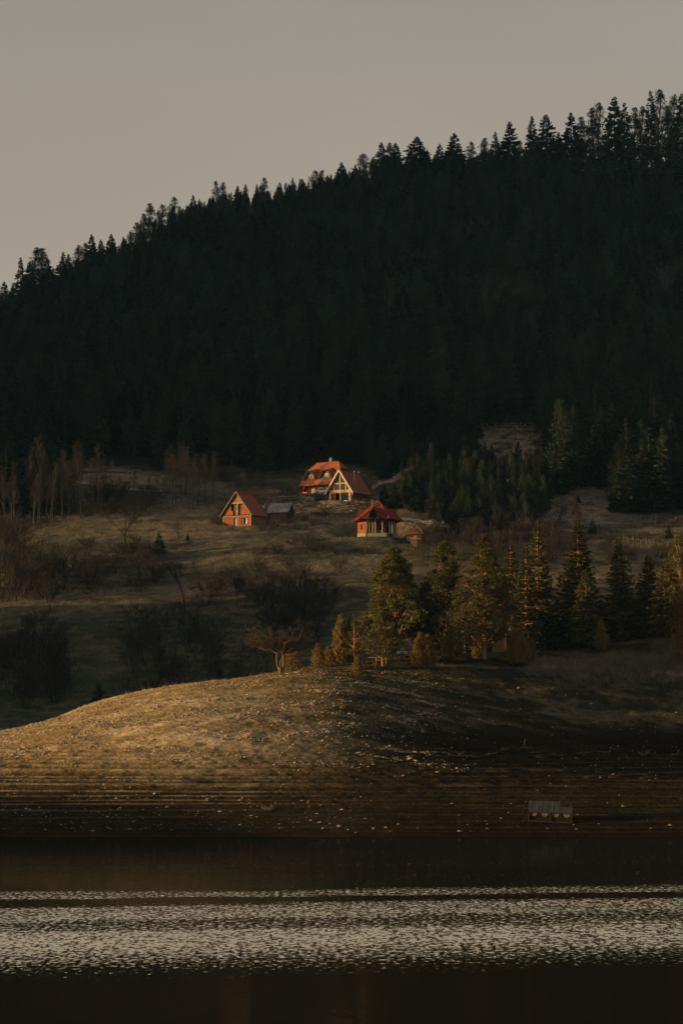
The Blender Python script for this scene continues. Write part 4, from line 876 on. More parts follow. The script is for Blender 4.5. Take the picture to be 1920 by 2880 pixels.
    n = Vector((0, -1 * sl, 1)).normalized(); u = Vector((0, 1, sl)).normalized(); c0 = Vector((1.75, -4.35, e + (hw - 4.35) * sl)) + n * .12
    pn = B('solar_panel', lambda m: m.slab([c0 + Vector((-.95, 0, 0)), c0 + Vector((.95, 0, 0)), c0 + Vector((.95, 0, 0)) + u * 1.75, c0 + Vector((-.95, 0, 0)) + u * 1.75], .09), M_sheet, r)
    B('cell', lambda m: [m.slab([c0 + n * .015 + Vector((x0, 0, 0)) + u * .1, c0 + n * .015 + Vector((x0 + .84, 0, 0)) + u * .1, c0 + n * .015 + Vector((x0 + .84, 0, 0)) + u * 1.65, c0 + n * .015 + Vector((x0, 0, 0)) + u * 1.65], .01) for x0 in (-.88, .04)], M_solar, pn)
chalet()

# ------------------------------------------------------------------ B: the wooden A-frame chalet with the glazed gable
def aframe():
    r = thing('wooden_chalet', 'steep-roofed chalet with a glazed yellow timber gable and pale barge boards', 'house', OB, -YB)
    hw, e, rz, L2 = 4.15, 2.35, 8.25, 4.7; sl = (rz - e) / hw
    rf = B('roof', lambda m: (m.slab([(hw, -L2, e), (hw, L2, e), (0, L2, rz), (0, -L2, rz)], .2), m.slab([(0, -L2, rz), (0, L2, rz), (-hw, L2, e), (-hw, -L2, e)], .2)), M_tileB, r)
    B('ridge_tiles', lambda m: [m.box(-.16, .16, -L2 + .38 * i, -L2 + .38 * i + .3, rz - .05, rz + .1) for i in range(25)], M_tileB, rf)
    B('flue', lambda m: (m.tube((1.55, .1, e + (hw - 1.55) * sl - 2.2), (1.55, .1, e + (hw - 1.55) * sl + 2.1), .11, .11, 8), m.tube((1.55, .1, e + (hw - 1.55) * sl + 2.1), (1.55, .1, e + (hw - 1.55) * sl + 2.3), .17, .14, 8)), M_metal, rf)
    B('finial', lambda m: m.tube((0, L2 - .1, rz), (0, L2 - .1, rz + .65), .07, .03, 6), M_white, rf)
    for s in (-1, 1):
        B('barge_board', lambda m: m.beam((s * (hw + .06), -L2 - .06, e - .12), (0, -L2 - .06, rz + .02), .12, .42), M_woodpale, r)
    yw = -4.1; x1 = 3.15
    def zi(x): return rz - abs(x) * sl - .25
    B('side_wall', lambda m: (m.box(x1 - .2, x1, yw, L2 - .4, -2.0, zi(x1) + .1), m.box(-x1, -x1 + .2, yw, L2 - .4, -2.0, zi(x1) + .1)), M_plank, r)
    B('back_wall', lambda m: m.slab([(-x1, L2 - .4, -2), (-x1, L2 - .4, zi(x1)), (0, L2 - .4, zi(0)), (x1, L2 - .4, zi(x1)), (x1, L2 - .4, -2)], .2), M_plank, r)
    def frame(m):
        y0, y1 = yw - .12, yw + .12
        for x, w_, z0, z1 in ((-x1 + .16, .42, -.1, zi(x1) + .05), (x1 - .22, .55, -.1, zi(x1 - .2)), (.12, .34, -.1, 2.75), (.05, .32, 3.0, 7.6)): m.box(x - w_ / 2, x + w_ / 2, y0, y1, z0, z1)
        m.box(-x1, x1, y0 - .02, y1, 2.45, 3.22); m.box(-1.9, 1.9, y0 - .01, y1, 4.75, 5.05)
        for x in (-1.75, 1.75): m.box(x - .14, x + .14, y0, y1, 3.22, 4.76)
        for s in (-1, 1): m.beam((s * (x1 - .05), yw, zi(x1) - .12), (0, yw, zi(0) - .1), .22, .3)
    fr = B('timber_frame', frame, M_wood, r)
    B('soffit', lambda m: [m.slab([(s * hw * .98, -L2 + .05, e - .02), (0, -L2 + .05, rz - .25), (0, yw, rz - .25), (s * hw * .98, yw, e - .02)][::-s], .05) for s in (-1, 1)], M_wood, r)
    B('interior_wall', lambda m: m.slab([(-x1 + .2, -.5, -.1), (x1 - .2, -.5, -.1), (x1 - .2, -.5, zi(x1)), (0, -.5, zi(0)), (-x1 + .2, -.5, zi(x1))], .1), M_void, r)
    def pane(name, q): B(name, lambda m: m.slab([(a, yw + .02, b) for a, b in q], .03), M_glass, r)
    pane('pane', [(.3, .1), (x1 - .48, .1), (x1 - .48, 2.45), (.3, 2.45)]); pane('pane', [(-x1 + .36, .1), (-1.55, .1), (-1.55, 2.45), (-x1 + .36, 2.45)])
    for s in (-1, 1):
        pane('pane', [(s * .22, 3.25), (s * 1.6, 3.25), (s * 1.6, 4.75), (s * .22, 4.75)][::s]); pane('pane', [(s * .2, 5.06), (s * 1.75, 5.06), (s * .2, 7.2)][::s])
        pane('pane', [(s * 1.9, 3.24), (s * 2.95, 3.24), (s * 1.9, 4.7)][::s])
    B('door', lambda m: (m.box(-1.55, -1.4, yw - .1, yw + .1, -.05, 2.45), m.box(-2.95, -1.4, yw - .1, yw + .1, -.1, .08)), mat('orange_door_frame', (.50, .20, .07), .6, .1, 2), r)
    B('downpipe', lambda m: (m.tube((hw - .05, -L2 + .2, e - .1), (x1 + .1, -L2 + .9, 1.6), .07, .07, 6), m.tube((x1 + .1, -L2 + .9, 1.6), (x1 + .1, -L2 + .9, -.2), .07, .07, 6)), M_white, r)
    B('gutter', lambda m: m.beam((hw + .06, -L2, e - .08), (hw + .06, L2, e - .08), .12, .12), M_dark, r)
    B('deck', lambda m: m.box(-x1 - 2.4, x1 + .5, -5.5, yw - .1, -.9, -.12), M_conc, r)
    B('plinth', lambda m: m.box(-x1 - .05, x1 + .05, yw - .08, L2 - .3, -2.6, -.13), M_conc, r)
aframe()

# ------------------------------------------------------------------ C: the unfinished brick cottage
def cottage():
    r = thing('brick_cottage', 'unfinished steep-roofed cottage of bare orange hollow brick', 'house', OC, -YC)
    hw, e, rz, L2 = 4.75, 2.95, 8.85, 3.6; sl = (rz - e) / hw; x1 = 4.15; yf = -3.1
    rf = B('roof', lambda m: (m.slab([(hw, -L2, e), (hw, L2, e), (0, L2, rz), (0, -L2, rz)], .2), m.slab([(0, -L2, rz), (0, L2, rz), (-hw, L2, e), (-hw, -L2, e)], .2)), M_tileB, r)
    B('ridge_tiles', lambda m: [m.box(-.15, .15, -L2 + .38 * i, -L2 + .38 * i + .3, rz - .05, rz + .1) for i in range(19)], M_tileB, rf)
    for s in (-1, 1): B('barge_board', lambda m: m.beam((s * (hw + .04), -L2 - .05, e - .1), (0, -L2 - .05, rz + .02), .08, .2), M_chim, r)
    def zi(x): return rz - abs(x) * sl - .28
    # ground floor front in brick pieces round the openings
    B('wall', lambda m: (m.box(-x1 + .2, -.95, yf, yf + .25, -.6, 2.75), m.box(-.95, -.02, yf, yf + .25, 2.3, 2.75), m.box(.28, 1.35, yf, yf + .25, -.6, 2.75), m.box(1.35, 2.95, yf, yf + .25, -.6, .85), m.box(1.35, 2.95, yf, yf + .25, 2.3, 2.75), m.box(2.95, x1 - .2, yf, yf + .25, -.6, 2.75)), M_brick, r)
    B('side_wall', lambda m: (m.box(x1 - .25, x1, yf + .26, L2 - .3, -1.5, zi(x1)), m.box(-x1, -x1 + .25, yf + .26, L2 - .3, -1.5, zi(x1))), M_brickD, r)
    B('back_wall', lambda m: m.slab([(-x1, L2 - .3, -1), (-x1, L2 - .3, zi(x1)), (0, L2 - .3, zi(0)), (x1, L2 - .3, zi(x1)), (x1, L2 - .3, -1)], .2), M_brickD, r)
    def gable(m):
        y = yf + .02
        m.slab([(-x1 + .1, y, 3.0), (-1.15, y, 3.0), (-1.15, y, 4.2), (-1.75, y, 4.2), (-1.75, y, zi(1.75) - .1)][::1], .2)
        m.slab([(x1 - .1, y, 3.0), (1.65, y, zi(1.65) - .1), (1.65, y, 4.35), (1.2, y, 4.35), (1.2, y, 3.0)][::1], .2)
    B('gable_wall', gable, mat('smooth_orange_brick', (.25, .078, .025), .85, .12, 2), r)
    B('gable_boards', lambda m: m.slab([(-1.7, yf + .05, 6.25), (1.7, yf + .05, 6.25), (.0, yf + .05, zi(0) - .05)], .1), M_orplank, r)
    B('concrete_frame', lambda m: (m.box(-x1, -x1 + .2, yf - .03, yf + .25, -.8, 2.76), m.box(x1 - .2, x1, yf - .03, yf + .25, -.8, 2.76), m.box(-.02, .28, yf - .04, yf + .25, -.8, 2.76), m.box(-x1, x1, yf - .05, yf + .3, 2.76, 3.0), m.box(.0, .34, yf - .02, yf + .2, 3.0, 5.95), m.box(-1.85, 1.75, yf - .03, yf + .2, 5.9, 6.25)), M_conc, r)
    B('board_screen', lambda m: ([m.box(-1.1, -.05, yf + .35, yf + .4, 3.02 + .3 * i, 3.26 + .3 * i) for i in range(9)], [m.box(.4, 1.6, yf + .35, yf + .4, 3.02 + .3 * i, 3.26 + .3 * i) for i in range(9)]), M_plank, r)
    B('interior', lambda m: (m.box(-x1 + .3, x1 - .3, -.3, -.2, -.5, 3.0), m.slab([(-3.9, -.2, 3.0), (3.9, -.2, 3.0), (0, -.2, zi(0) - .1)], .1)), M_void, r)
    B('curtain', lambda m: (m.box(-.9, -.72, yf + .28, yf + .33, -.4, 2.2), m.box(-.5, -.35, yf + .28, yf + .33, -.2, 2.2), m.box(1.45, 1.75, yf + .28, yf + .33, .9, 2.2), m.box(2.5, 2.8, yf + .28, yf + .33, .9, 2.2)), M_white, r)
    B('joist_end', lambda m: [m.box(x, x + .14, yf - .5, yf, 2.98, 3.14) for x in np.arange(-3.6, 3.7, .8)], M_dark, r)
cottage()

# ------------------------------------------------------------------ D: plank shed with a grey board roof
def shed():
    r = thing('plank_shed', 'small log shed under a weathered grey board roof', 'shed', OD, -YD)
    L2, hw, e, rz = 2.95, 2.6, 1.55, 4.05; sl = (rz - e) / hw
    B('roof', lambda m: (m.slab([(-L2, -hw, e), (L2, -hw, e), (L2, 0, rz), (-L2, 0, rz)], .14), m.slab([(L2, hw, e), (-L2, hw, e), (-L2, 0, rz), (L2, 0, rz)], .14), m.beam((-L2, -hw * .48, e + 1.30), (L2, -hw * .48, e + 1.30), .06, .1)), M_shingle, r)
    B('wall', lambda m: ([m.box(-2.5, 2.5, -2.0, -1.8, -1.2 + .36 * i, -.88 + .36 * i) for i in range(8)], m.box(-2.5, 2.5, 1.8, 2.0, -1.2, 1.8)), M_orplank, r)
    B('gable_wall', lambda m: [m.slab([(s * 2.5, -2.0, -1.2), (s * 2.5, 2.0, -1.2), (s * 2.5, 2.0, 2.0), (s * 2.5, 0, 3.85), (s * 2.5, -2.0, 2.0)][::s], .18) for s in (-1, 1)], M_dark, r)
shed()

# ------------------------------------------------------------------ E: the red hipped house with the open timber porch
def redhouse():
    r = thing('red_roofed_house', 'half-built house with a bright red hipped roof and open porch posts', 'house', OE, -YE)
    e = 4.6; L_ = (-6.3, .6, e - .25); FL = (-4.2, -3.4, e); FR = (3.1, -3.7, e + .05); R_ = (6.5, -.2, e - .3); BR = (4.2, 5.2, e); BL = (-4.2, 5.2, e); A1 = (-.1, 1.0, 9.35); A2 = (.75, -.7, 8.7)
    rf = B('roof', lambda m: [m.slab(q, .16) for q in ((L_, FL, A2, A1), (FL, FR, A2), (FR, R_, A1, A2), (R_, BR, A1), (BR, BL, A1), (BL, L_, A1))], M_tileR, r)
    B('ridge_tiles', lambda m: [m.beam(Vector(a) + Vector((0, 0, .04)), Vector(b) + Vector((0, 0, .04)), .24, .14) for a, b in ((L_, A1), (FL, A2), (FR, A2), (R_, A1), (A1, A2), (BR, A1), (BL, A1))], mat('red_ridge_tiles', (.22, .05, .035), .7, .1, 3), rf)
    B('chimney', lambda m: (m.box(-1.45, -.95, -.55, -.05, 6.9, 9.35), m.box(-1.5, -.9, -.6, 0, 9.35, 9.45)), M_chim, rf)
    # side dormers: little gables whose ridge runs out level
    for s in (-1, 1):
        ap = Vector((s * 4.35, 1.2, 7.15)); inn = Vector((s * 1.7, 1.1, 7.2)); f1 = Vector((s * 5.0, .0, 5.5)); f2 = Vector((s * 5.0, 2.4, 5.5)); i1 = Vector((s * 3.4, -.1, 5.6)); i2 = Vector((s * 3.4, 2.5, 5.6))
        d = B('dormer', lambda m: (m.slab([f1, ap, inn, i1][::-s], .1), m.slab([f2, i2, inn, ap][::-s], .1)), M_tileR, r)
        B('dormer_wall', lambda m: m.slab([f1 + Vector((-s * .2, .1, -.6)), f2 + Vector((-s * .2, -.1, -.6)), f2 + Vector((-s * .2, -.1, -.1)), ap + Vector((-s * .15, 0, -.15)), f1 + Vector((-s * .2, .1, -.1))][::s], .08), M_dark, d)
    # front dormer with the dark framed gable
    xc = -.75; y0 = -3.75; a = Vector((xc, y0 - .1, 7.35)); l = Vector((xc - .85, y0, 6.2)); l0 = Vector((xc - 1.15, y0 + .1, 4.7)); q = Vector((xc + .85, y0, 6.2)); q0 = Vector((xc + 1.15, y0 + .1, 4.7)); bk = Vector((xc + .15, -1.5, 7.5)); lb = Vector((xc - .75, -2.2, 6.4)); qb = Vector((xc + 1.1, -2.0, 6.3))
    d = B('front_dormer', lambda m: (m.slab([q, qb, bk, a], .1), m.slab([a, bk, lb, l], .1), m.slab([q0, Vector((xc + 1.3, -3.0, 5.2)), qb, q], .1), m.slab([l, lb, Vector((xc - 1.2, -3.0, 5.2)), l0], .1)), M_tileR, r)
    B('fascia', lambda m: [m.beam(p_ + Vector((0, -.08, 0)), w_ + Vector((0, -.08, 0)), .14, .34) for p_, w_ in ((l0, l), (l, a), (a, q), (q, q0))], M_dark, d)
    B('dormer_frame', lambda m: (m.box(xc - .55, xc + .6, y0 + .02, y0 + .14, 5.75, 5.9), m.slab([(xc - .8, y0 + .4, 4.6), (xc + .8, y0 + .4, 4.6), (xc + .6, y0 + .4, 6.4), (xc, y0 + .4, 7.1), (xc - .6, y0 + .4, 6.4)], .06)), M_void, d)
    B('soffit', lambda m: m.slab([(p_[0] * .99, p_[1] * .99, e - .42) for p_ in (BL, BR, R_, FR, FL, L_)], .06), M_dark, r)
    pl = [(-4.85, .3), (-2.7, -2.4), (2.3, -2.7), (4.9, -.5), (4.3, 4.4), (-4.3, 4.4)]
    def base(m):
        k = len(pl); m.add([(x * 1.0, y, -1.4) for x, y in pl] + [(x, y, 1.25) for x, y in pl], [tuple(range(k - 1, -1, -1)), tuple(range(k, 2 * k))] + [(i, (i + 1) % k, k + (i + 1) % k, k + i) for i in range(k)])
    B('base', base, M_block, r)
    B('cellar_door', lambda m: m.slab([(2.75, -2.42, -.3), (3.75, -1.58, -.3), (3.75, -1.58, 1.0), (2.75, -2.42, 1.0)], .04), mat('dark_blue_door', (.02, .03, .05), .6, .1, 2), r)
    B('wall', lambda m: (m.slab([(-4.75, .3, 1.26), (-2.65, -2.3, 1.26), (-2.65, -2.3, e - .45), (-4.75, .3, e - .45)], .25), m.box(-4.6, 4.2, 4.1, 4.35, 1.26, e - .45), m.box(-4.75, -4.5, .4, 4.35, 1.26, e - .45), m.box(4.2, 4.4, .4, 4.35, 1.26, e - .45)), M_brick, r)
    B('inner_wall', lambda m: (m.box(-2.3, -1.4, -.3, -.1, 1.26, e - .45), m.box(-.5, .4, -.3, -.1, 1.26, e - .45), m.box(1.2, 2.2, -.3, -.1, 1.26, e - .45), m.box(-2.3, 4.0, -.3, -.1, 3.4, e - .44), m.box(3.2, 4.0, -.3, -.1, 1.26, 3.4)), M_brickD, r)
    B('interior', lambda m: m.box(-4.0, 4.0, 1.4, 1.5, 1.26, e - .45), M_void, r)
    nx = (-3.95, -.95)
    window(r, -3.62, -1.22, 2.1, 3.3, .6, M_dark, mull=0)
    posts = [(-2.45, -2.5, .11, 4.15), (-1.75, -2.5, .10, 4.1), (-1.0, -2.5, .11, 4.1), (-.35, -2.75, .13, 5.75), (1.35, -2.65, .13, 4.2), (3.05, -2.0, .12, 4.1), (3.65, -1.5, .11, 4.1), (4.2, -1.0, .10, 4.1), (2.1, -2.6, .08, 4.1)]
    for x, y, w_, zt in posts[:8]:
        B('post', lambda m: m.box(x - w_, x + w_, y - w_, y + w_, 1.27, zt), M_woodpale if w_ > .1 else M_wood, r)
    B('lintel', lambda m: (m.box(-.5, .75, -2.78, -2.62, 5.7, 5.85),), M_woodpale, r)
    B('table', lambda m: (m.box(.1, 1.2, -2.2, -1.4, 1.75, 1.83), [m.box(x, x + .06, y, y + .06, 1.26, 1.75) for x in (.15, 1.08) for y in (-2.15, -1.5)]), M_woodpale, r)
redhouse()

# ------------------------------------------------------------------ F: hut with mossy tiles, G: hay hutch on legs
def hut():
    r = thing('tiled_hut', 'low dark hut with an old mossy tiled roof and one orange shutter', 'hut', OF, -YF_)
    e, rz = 2.45, 4.2; E_ = [(-2.15, -1.9, e), (2.3, -1.9, e), (2.3, 1.9, e), (-2.15, 1.9, e)]; A, Bp = (-1.3, 0, rz), (1.2, 0, rz)
    B('roof', lambda m: [m.slab(q, .12) for q in ((E_[0], E_[1], Bp, A), (E_[1], E_[2], Bp), (E_[2], E_[3], A, Bp), (E_[3], E_[0], A))], M_tileOld, r)
    B('ridge_tiles', lambda m: (m.beam(A, Bp, .2, .12), m.beam(E_[1], Bp, .18, .1)), M_chim, r)
    B('wall', lambda m: (m.box(-1.75, 1.85, -1.45, -1.3, -.6, e), m.box(-1.75, 1.85, 1.3, 1.45, -.6, e), m.box(-1.75, -1.6, -1.3, 1.3, -.6, e), m.box(1.7, 1.85, -1.3, 1.3, -.6, e)), M_dark, r)
    B('shutter', lambda m: m.box(.0, .75, -1.5, -1.44, .95, 2.1), M_orplank, r)
hut()
M_pale2 = mat('brown_grey_planks', (.12, .09, .062), .9, .3, 3)
def hutch():
    r = thing('hay_hutch', 'little grey plank hutch on legs under a pale tilted sheet', 'hutch', (OG.x, OG.y, float(hgt(OG.x, OG.y)) - .1), -.2)
    z = max(.2, float(P(1166, 1533, 560).z) - r.location.z)
    B('roof', lambda m: m.slab([(-1.35, -.9, z + 1.75), (1.45, -.9, z + 1.35), (1.45, .9, z + 1.45), (-1.35, .9, z + 1.85)], .07), M_sheet, r)
    B('body', lambda m: [m.box(-.95, .65, -.6 + .1 * (i % 2) * .2, .6, z + .42 * i - .45, z + .42 * i - .08) for i in range(5)], M_pale2, r)
    for x, y in ((-.9, -.5), (.6, -.5), (-.9, .5), (.6, .5)): B('leg', lambda m: m.box(x - .06, x + .06, y - .06, y + .06, -.4, z - .46), M_grey, r)
    B('ladder', lambda m: (m.beam((-1.7, -1.2, -.1), (-.9, -.62, z + .2), .07), m.beam((-1.35, -1.25, -.1), (-.6, -.62, z + .2), .07)), M_grey, r)
hutch()
# two white tanks in their cages
for px, py, lb in ((1197, 1491, 'white caged water tank behind its twin by the gravel road'), (1209, 1498, 'white caged water tank nearer the tiled hut')):
    b = hit(px, py + 3); t = thing('water_tank', lb, 'tank', b, -.45, 'white tanks by the gravel road')
    B('tank', lambda m: (m.box(-.72, .72, -.55, .55, .14, 1.2), m.tube((0, 0, 1.2), (0, 0, 1.3), .2, .2, 8)), M_white, t)
    B('cage', lambda m: ([m.beam((x, -.59, .1), (x, -.59, 1.24), .04) for x in (-.74, -.25, .25, .74)], [m.beam((-.76, -.59, z), (.76, -.59, z), .04) for z in (.4, .8, 1.22)], m.box(-.76, .76, -.6, .6, .0, .13)), M_metal, t)

# ------------------------------------------------------------------ cars
def car(loc, rz, rgb, label):
    t = thing('parked_car', label, 'car', loc, rz); paint = mat('car_paint', rgb, .25, .03, 1, spec=.6)
    pr = [(-1.95, .35), (-2.0, .62), (-1.85, .82), (-1.0, .92), (1.35, .95), (1.92, .88), (2.0, .55), (1.93, .32), (1.65, .28), (1.55, .5), (1.2, .62), (.85, .5), (.75, .26), (-.78, .26), (-.88, .5), (-1.22, .62), (-1.57, .5), (-1.67, .3)]
    B('body', lambda m: prism(m, pr, -.82, .82), paint, t)
    B('cabin', lambda m: m.add([(-1.0, -.78, .93), (1.5, -.78, .94), (1.5, .78, .94), (-1.0, .78, .93), (-.35, -.62, 1.38), (.95, -.62, 1.4), (.95, .62, 1.4), (-.35, .62, 1.38)], [(0, 1, 5, 4), (1, 2, 6, 5), (2, 3, 7, 6), (3, 0, 4, 7), (4, 5, 6, 7), (3, 2, 1, 0)]), M_glass, t)
    B('roof', lambda m: (m.slab([(-.38, -.63, 1.41), (.98, -.63, 1.43), (.98, .63, 1.43), (-.38, .63, 1.41)], .05), m.beam((-.36, -.64, 1.39), (-1.0, -.8, .93), .06), m.beam((.97, -.64, 1.4), (1.52, -.8, .94), .09), m.beam((.32, -.66, 1.39), (.34, -.8, .94), .07)), paint, t)
    for x in (-1.22, 1.2):
        for y in (-.78, .78):
            w = B('wheel', lambda m: m.tube((x, y - .1, .3), (x, y + .1, .3), .31, .31, 14), mat('tyre', (.02, .02, .02), .8, .1, 2) if 'tyre' not in bpy.data.materials else bpy.data.materials['tyre'], t)
            B('rim', lambda m: m.tube((x, y - .115, .3), (x, y + .115, .3), .17, .17, 10), M_metal, w)
    for y in (-.6, .6): B('headlight', lambda m: m.box(-2.02, -1.93, y - .16, y + .16, .6, .74), M_glass, t)
def on_z(px, py, z):
    d = ray(px, py); k = (z - EYE) / d.z; return Vector((d.x * k, d.y * k, z))
pc = P(906, 1396, 617); car((pc.x, pc.y, OA.z - .75 + .25), math.radians(-6), (.72, .72, .70), 'white hatchback parked between the orange-roofed and the wooden chalet')
pc = P(1066, 1396, 616); car((pc.x, pc.y, float(hgt(pc.x, pc.y))), math.radians(20), (.20, .27, .36), 'pale blue car half hidden beyond the wooden chalet')

# ------------------------------------------------------------------ small yard things
def pole(px, pyb, pyt, r0, m_, name, label, cat, D=None, lean=0.0, group=None):
    b = plant(px, pyb, D); h = top_h(px, pyt, b); o = B(name, lambda m: m.tube((0, 0, -.4), (lean * h, 0, h), r0, r0 * .75, 7), m_, None); o.location = b; return tag(o, label, cat, group)
pole(1027, 1560, 1449, .15, M_dark, 'utility_pole', 'dark leaning pole in front of the red-roofed house', 'pole', lean=.075)
pole(1068, 1405, 1366, .09, M_dark, 'gate_post', 'thin black post beside the pale blue car', 'post')
t = thing('nest_box_post', 'pale post with a square head standing before the young conifers', 'post', hit(1101, 1408)); B('post', lambda m: m.box(-.09, .09, -.09, .09, -.3, 1.5), M_woodpale, t); B('head', lambda m: m.box(-.3, .3, -.2, .2, 1.5, 1.95), M_woodpale, t)
def power_line():
    a = hit(1428, 1432); t = thing('power_line', 'thin grey pole carrying a sagging wire over the dark thicket', 'power line', a)
    ha = P(1428, 1348, a.y).z - a.z; B('pole', lambda m: m.tube((0, 0, -.3), (0, 0, ha), .13, .09, 6), M_chim, t)
    e0 = Vector((0, 0, P(1428, 1380, a.y).z - a.z)); e1 = P(1702, 1376, 640) - a; pts = [e0.lerp(e1, i / 24) + Vector((0, 0, -1.75 * 4 * (i / 24) * (1 - i / 24))) for i in range(25)]
    B('wire', lambda m: [m.tube(pts[i], pts[i + 1], .045, .045, 4) for i in range(24)], M_chim, t)
power_line()
def fence(name, label, pts_px, h, gap, rails, m_, r_=.06, jitter=.15):
    P3 = [hit(*p) for p in pts_px]; t = thing(name, label, 'fence', P3[0]); loc = [p - P3[0] for p in P3]; g = random.Random(len(label)); n_ = 0; last = None; tops = []
    for a, b in zip(loc[:-1], loc[1:]):
        L_ = (b - a).length; k = max(1, int(L_ / gap))
        for i in range(k):
            q = a.lerp(b, i / k); w = q + P3[0]; z = float(hgt(w.x, w.y)) - P3[0].z; hh = h * g.uniform(1 - jitter, 1 + jitter); l1, l2 = g.gauss(0, .04) * hh, g.gauss(0, .04) * hh
            if n_ < 95: B('post', lambda m: m.tube((q.x, q.y, z - .3), (q.x + l1, q.y + l2, z + hh), r_, r_ * .8, 5), m_, t)
            n_ += 1; tops.append(Vector((q.x, q.y, z)))
    if rails: B('rail', lambda m: [m.tube(tops[i] + Vector((0, 0, h * f)), tops[i + 1] + Vector((0, 0, h * f)), r_ * .55, r_ * .55, 4) for i in range(len(tops) - 1) for f in rails], m_, t)
    return t
M_pale = mat('weathered_paling', (.13, .11, .09), .9, .3, 3)
fence('paling_fence', 'long fence of uneven grey palings crossing the slope', [(1750, 1545), (1800, 1552), (1850, 1562), (1885, 1568)], 3.0, .34, (.9,), M_pale, .075, .2)
fence('post_fence', 'row of pale thin stakes on the grass above the paling fence', [(1752, 1478), (1800, 1475), (1858, 1470)], 2.3, 1.2, (), M_pale, .07)
fence('wire_fence', 'sagging wire fence on dark posts before the white hatchback', [(782, 1412), (830, 1411), (880, 1408), (925, 1407)], 1.25, 1.5, (.85, .45), M_dark, .08)
fence('pasture_fence', 'old rail fence on the slope above the brick cottage', [(560, 1398), (590, 1406), (612, 1412)], 1.6, 1.3, (.5, .9), M_grey, .06)
fence('track_fence', 'dark post fence beside the track behind the wooden chalet', [(1042, 1372), (1075, 1360), (1100, 1350)], 1.3, 1.6, (.9,), M_dark, .07)
fence('garden_fence', 'low rail fence under the young golden pine', [(1030, 1868), (1058, 1869), (1085, 1868), (1125, 1862)], 1.0, 1.3, (.9,), M_wood, .045)

# things in front of the wooden chalet
def bits():
    b = OB + Vector((.9, -4.9, 0)); 
    t = thing('garden_table', 'red-covered garden table before the big pane of the wooden chalet', 'table', (b.x + .6, b.y + .3, OB.z - .12), -YB); B('top', lambda m: m.box(-.8, .8, -.35, .35, .5, .62), mat('red_cover', (.45, .03, .03), .7, .1, 2), t)
    for x in (-.7, .7): B('leg', lambda m: m.box(x - .04, x + .04, -.3, .3, 0, .5), M_dark, t)
    o = B('white_sack', lambda m: (m.rock((0, 0, .3), .55, .7, 3), m.rock((.35, .1, .2), .35, .7, 5)), M_white, None); o.location = (b.x - 1.6, b.y - .1, OB.z - .15); tag(o, 'white sack lying by the open door of the wooden chalet', 'sack')
    o = B('dark_planter', lambda m: (m.box(-.55, .55, -.3, .3, 0, .55), m.rock((0, 0, .65), .5, .5, 2)), M_dark, None); o.location = (b.x + 3.1, b.y - 1.2, OB.z - .1); tag(o, 'dark planter box at the corner of the wooden chalet', 'planter')
    for i, (px, py, w, rgb, lb) in enumerate([(796, 1400, 1.6, (.24, .26, .30), 'bluish tarpaulin heap before the porch of the orange-roofed chalet'), (823, 1402, 1.0, (.38, .36, .34), 'grey heap beside the bluish tarpaulin'), (741, 1424, .9, (.5, .46, .38), 'pale bent branch lying on the rubble under the stone wall')]):
        p = hit(px, py + 4); o = B('tarpaulin_heap' if i == 0 else 'rubble_heap' if i == 1 else 'pale_branch', lambda m: (m.rock((0, 0, .2), w, .45, i), m.rock((w * .7, .2, .15), w * .6, .5, i + 9)) if i < 2 else (m.tube((0, 0, 0), (.5, 0, 1.3), .07, .03, 5), m.tube((.15, 0, .4), (-.4, 0, .5), .05, .03, 5)), mat('heap_cloth', rgb, .8, .2, 2), None); o.location = p; tag(o, lb, 'heap' if i < 2 else 'branch')
bits()
def stonewall(label, pts_px, h, name='stone_wall'):
    P3 = [hit(*p) for p in pts_px]; mb = MB(); g = random.Random(4)
    for a, b in zip(P3[:-1], P3[1:]):
        L_ = (b - a).length; k = int(L_ / .36)
        for i in range(k):
            for j in range(int(h / .26)):
                q = a.lerp(b, (i + g.random() * .5) / k); q = q - P3[0] + Vector((g.gauss(0, .05), g.gauss(0, .10), 0)); w = q + P3[0]; q.z = float(hgt(w.x, w.y)) - P3[0].z + .1 + j * .26
                mb.rock(q, g.uniform(.2, .33), .75, g.randrange(9999))
    o = mb.build(name, mat('wall_stone', (.21, .17, .125), .9, .45, 1.2), None); o.location = P3[0]; tag(o, label, 'wall')
stonewall('low dry stone wall above the plank shed', [(752, 1415), (800, 1410), (850, 1409), (884, 1414)], 1.5)
stonewall('broken dry stone wall on the rubble under the wooden chalet', [(848, 1430), (890, 1420), (960, 1422), (1008, 1425)], 1.0)
stonewall('long line of white boulders edging the gravel road', [(1130, 1466), (1170, 1470), (1210, 1475), (1260, 1480), (1288, 1484)], .6, 'boulder_edging')

# gravel roads: sheets draped over the ground
def ribbon(name, pts, w0, w1, m_, kind='structure'):
    P3 = [hit(*p) for p in pts]; c = []
    for i in range(len(P3) - 1):
        for k in range(14): c.append(P3[i].lerp(P3[i + 1], k / 14))
    c.append(P3[-1]); V = []; n = len(c); nw = 7
    for i, p in enumerate(c):
        d = (c[min(i + 1, n - 1)] - c[max(i - 1, 0)]); d.z = 0; d.normalize(); s = Vector((d.y, -d.x, 0)); w = w0 + (w1 - w0) * i / n; w *= 1 + .15 * math.sin(i * .9)
        for j in range(nw):
            q = p + s * (w * (j / (nw - 1) - .5)); V.append((q.x, q.y, float(hgt(q.x, q.y)) + .09 + .10 * (1 - abs(2 * j / (nw - 1) - 1))))
    Fc = [(i * nw + j, i * nw + j + 1, (i + 1) * nw + j + 1, (i + 1) * nw + j) for i in range(n - 1) for j in range(nw - 1)]
    tag(link(name, setmesh(name, V, Fc, m_)), kind=kind)
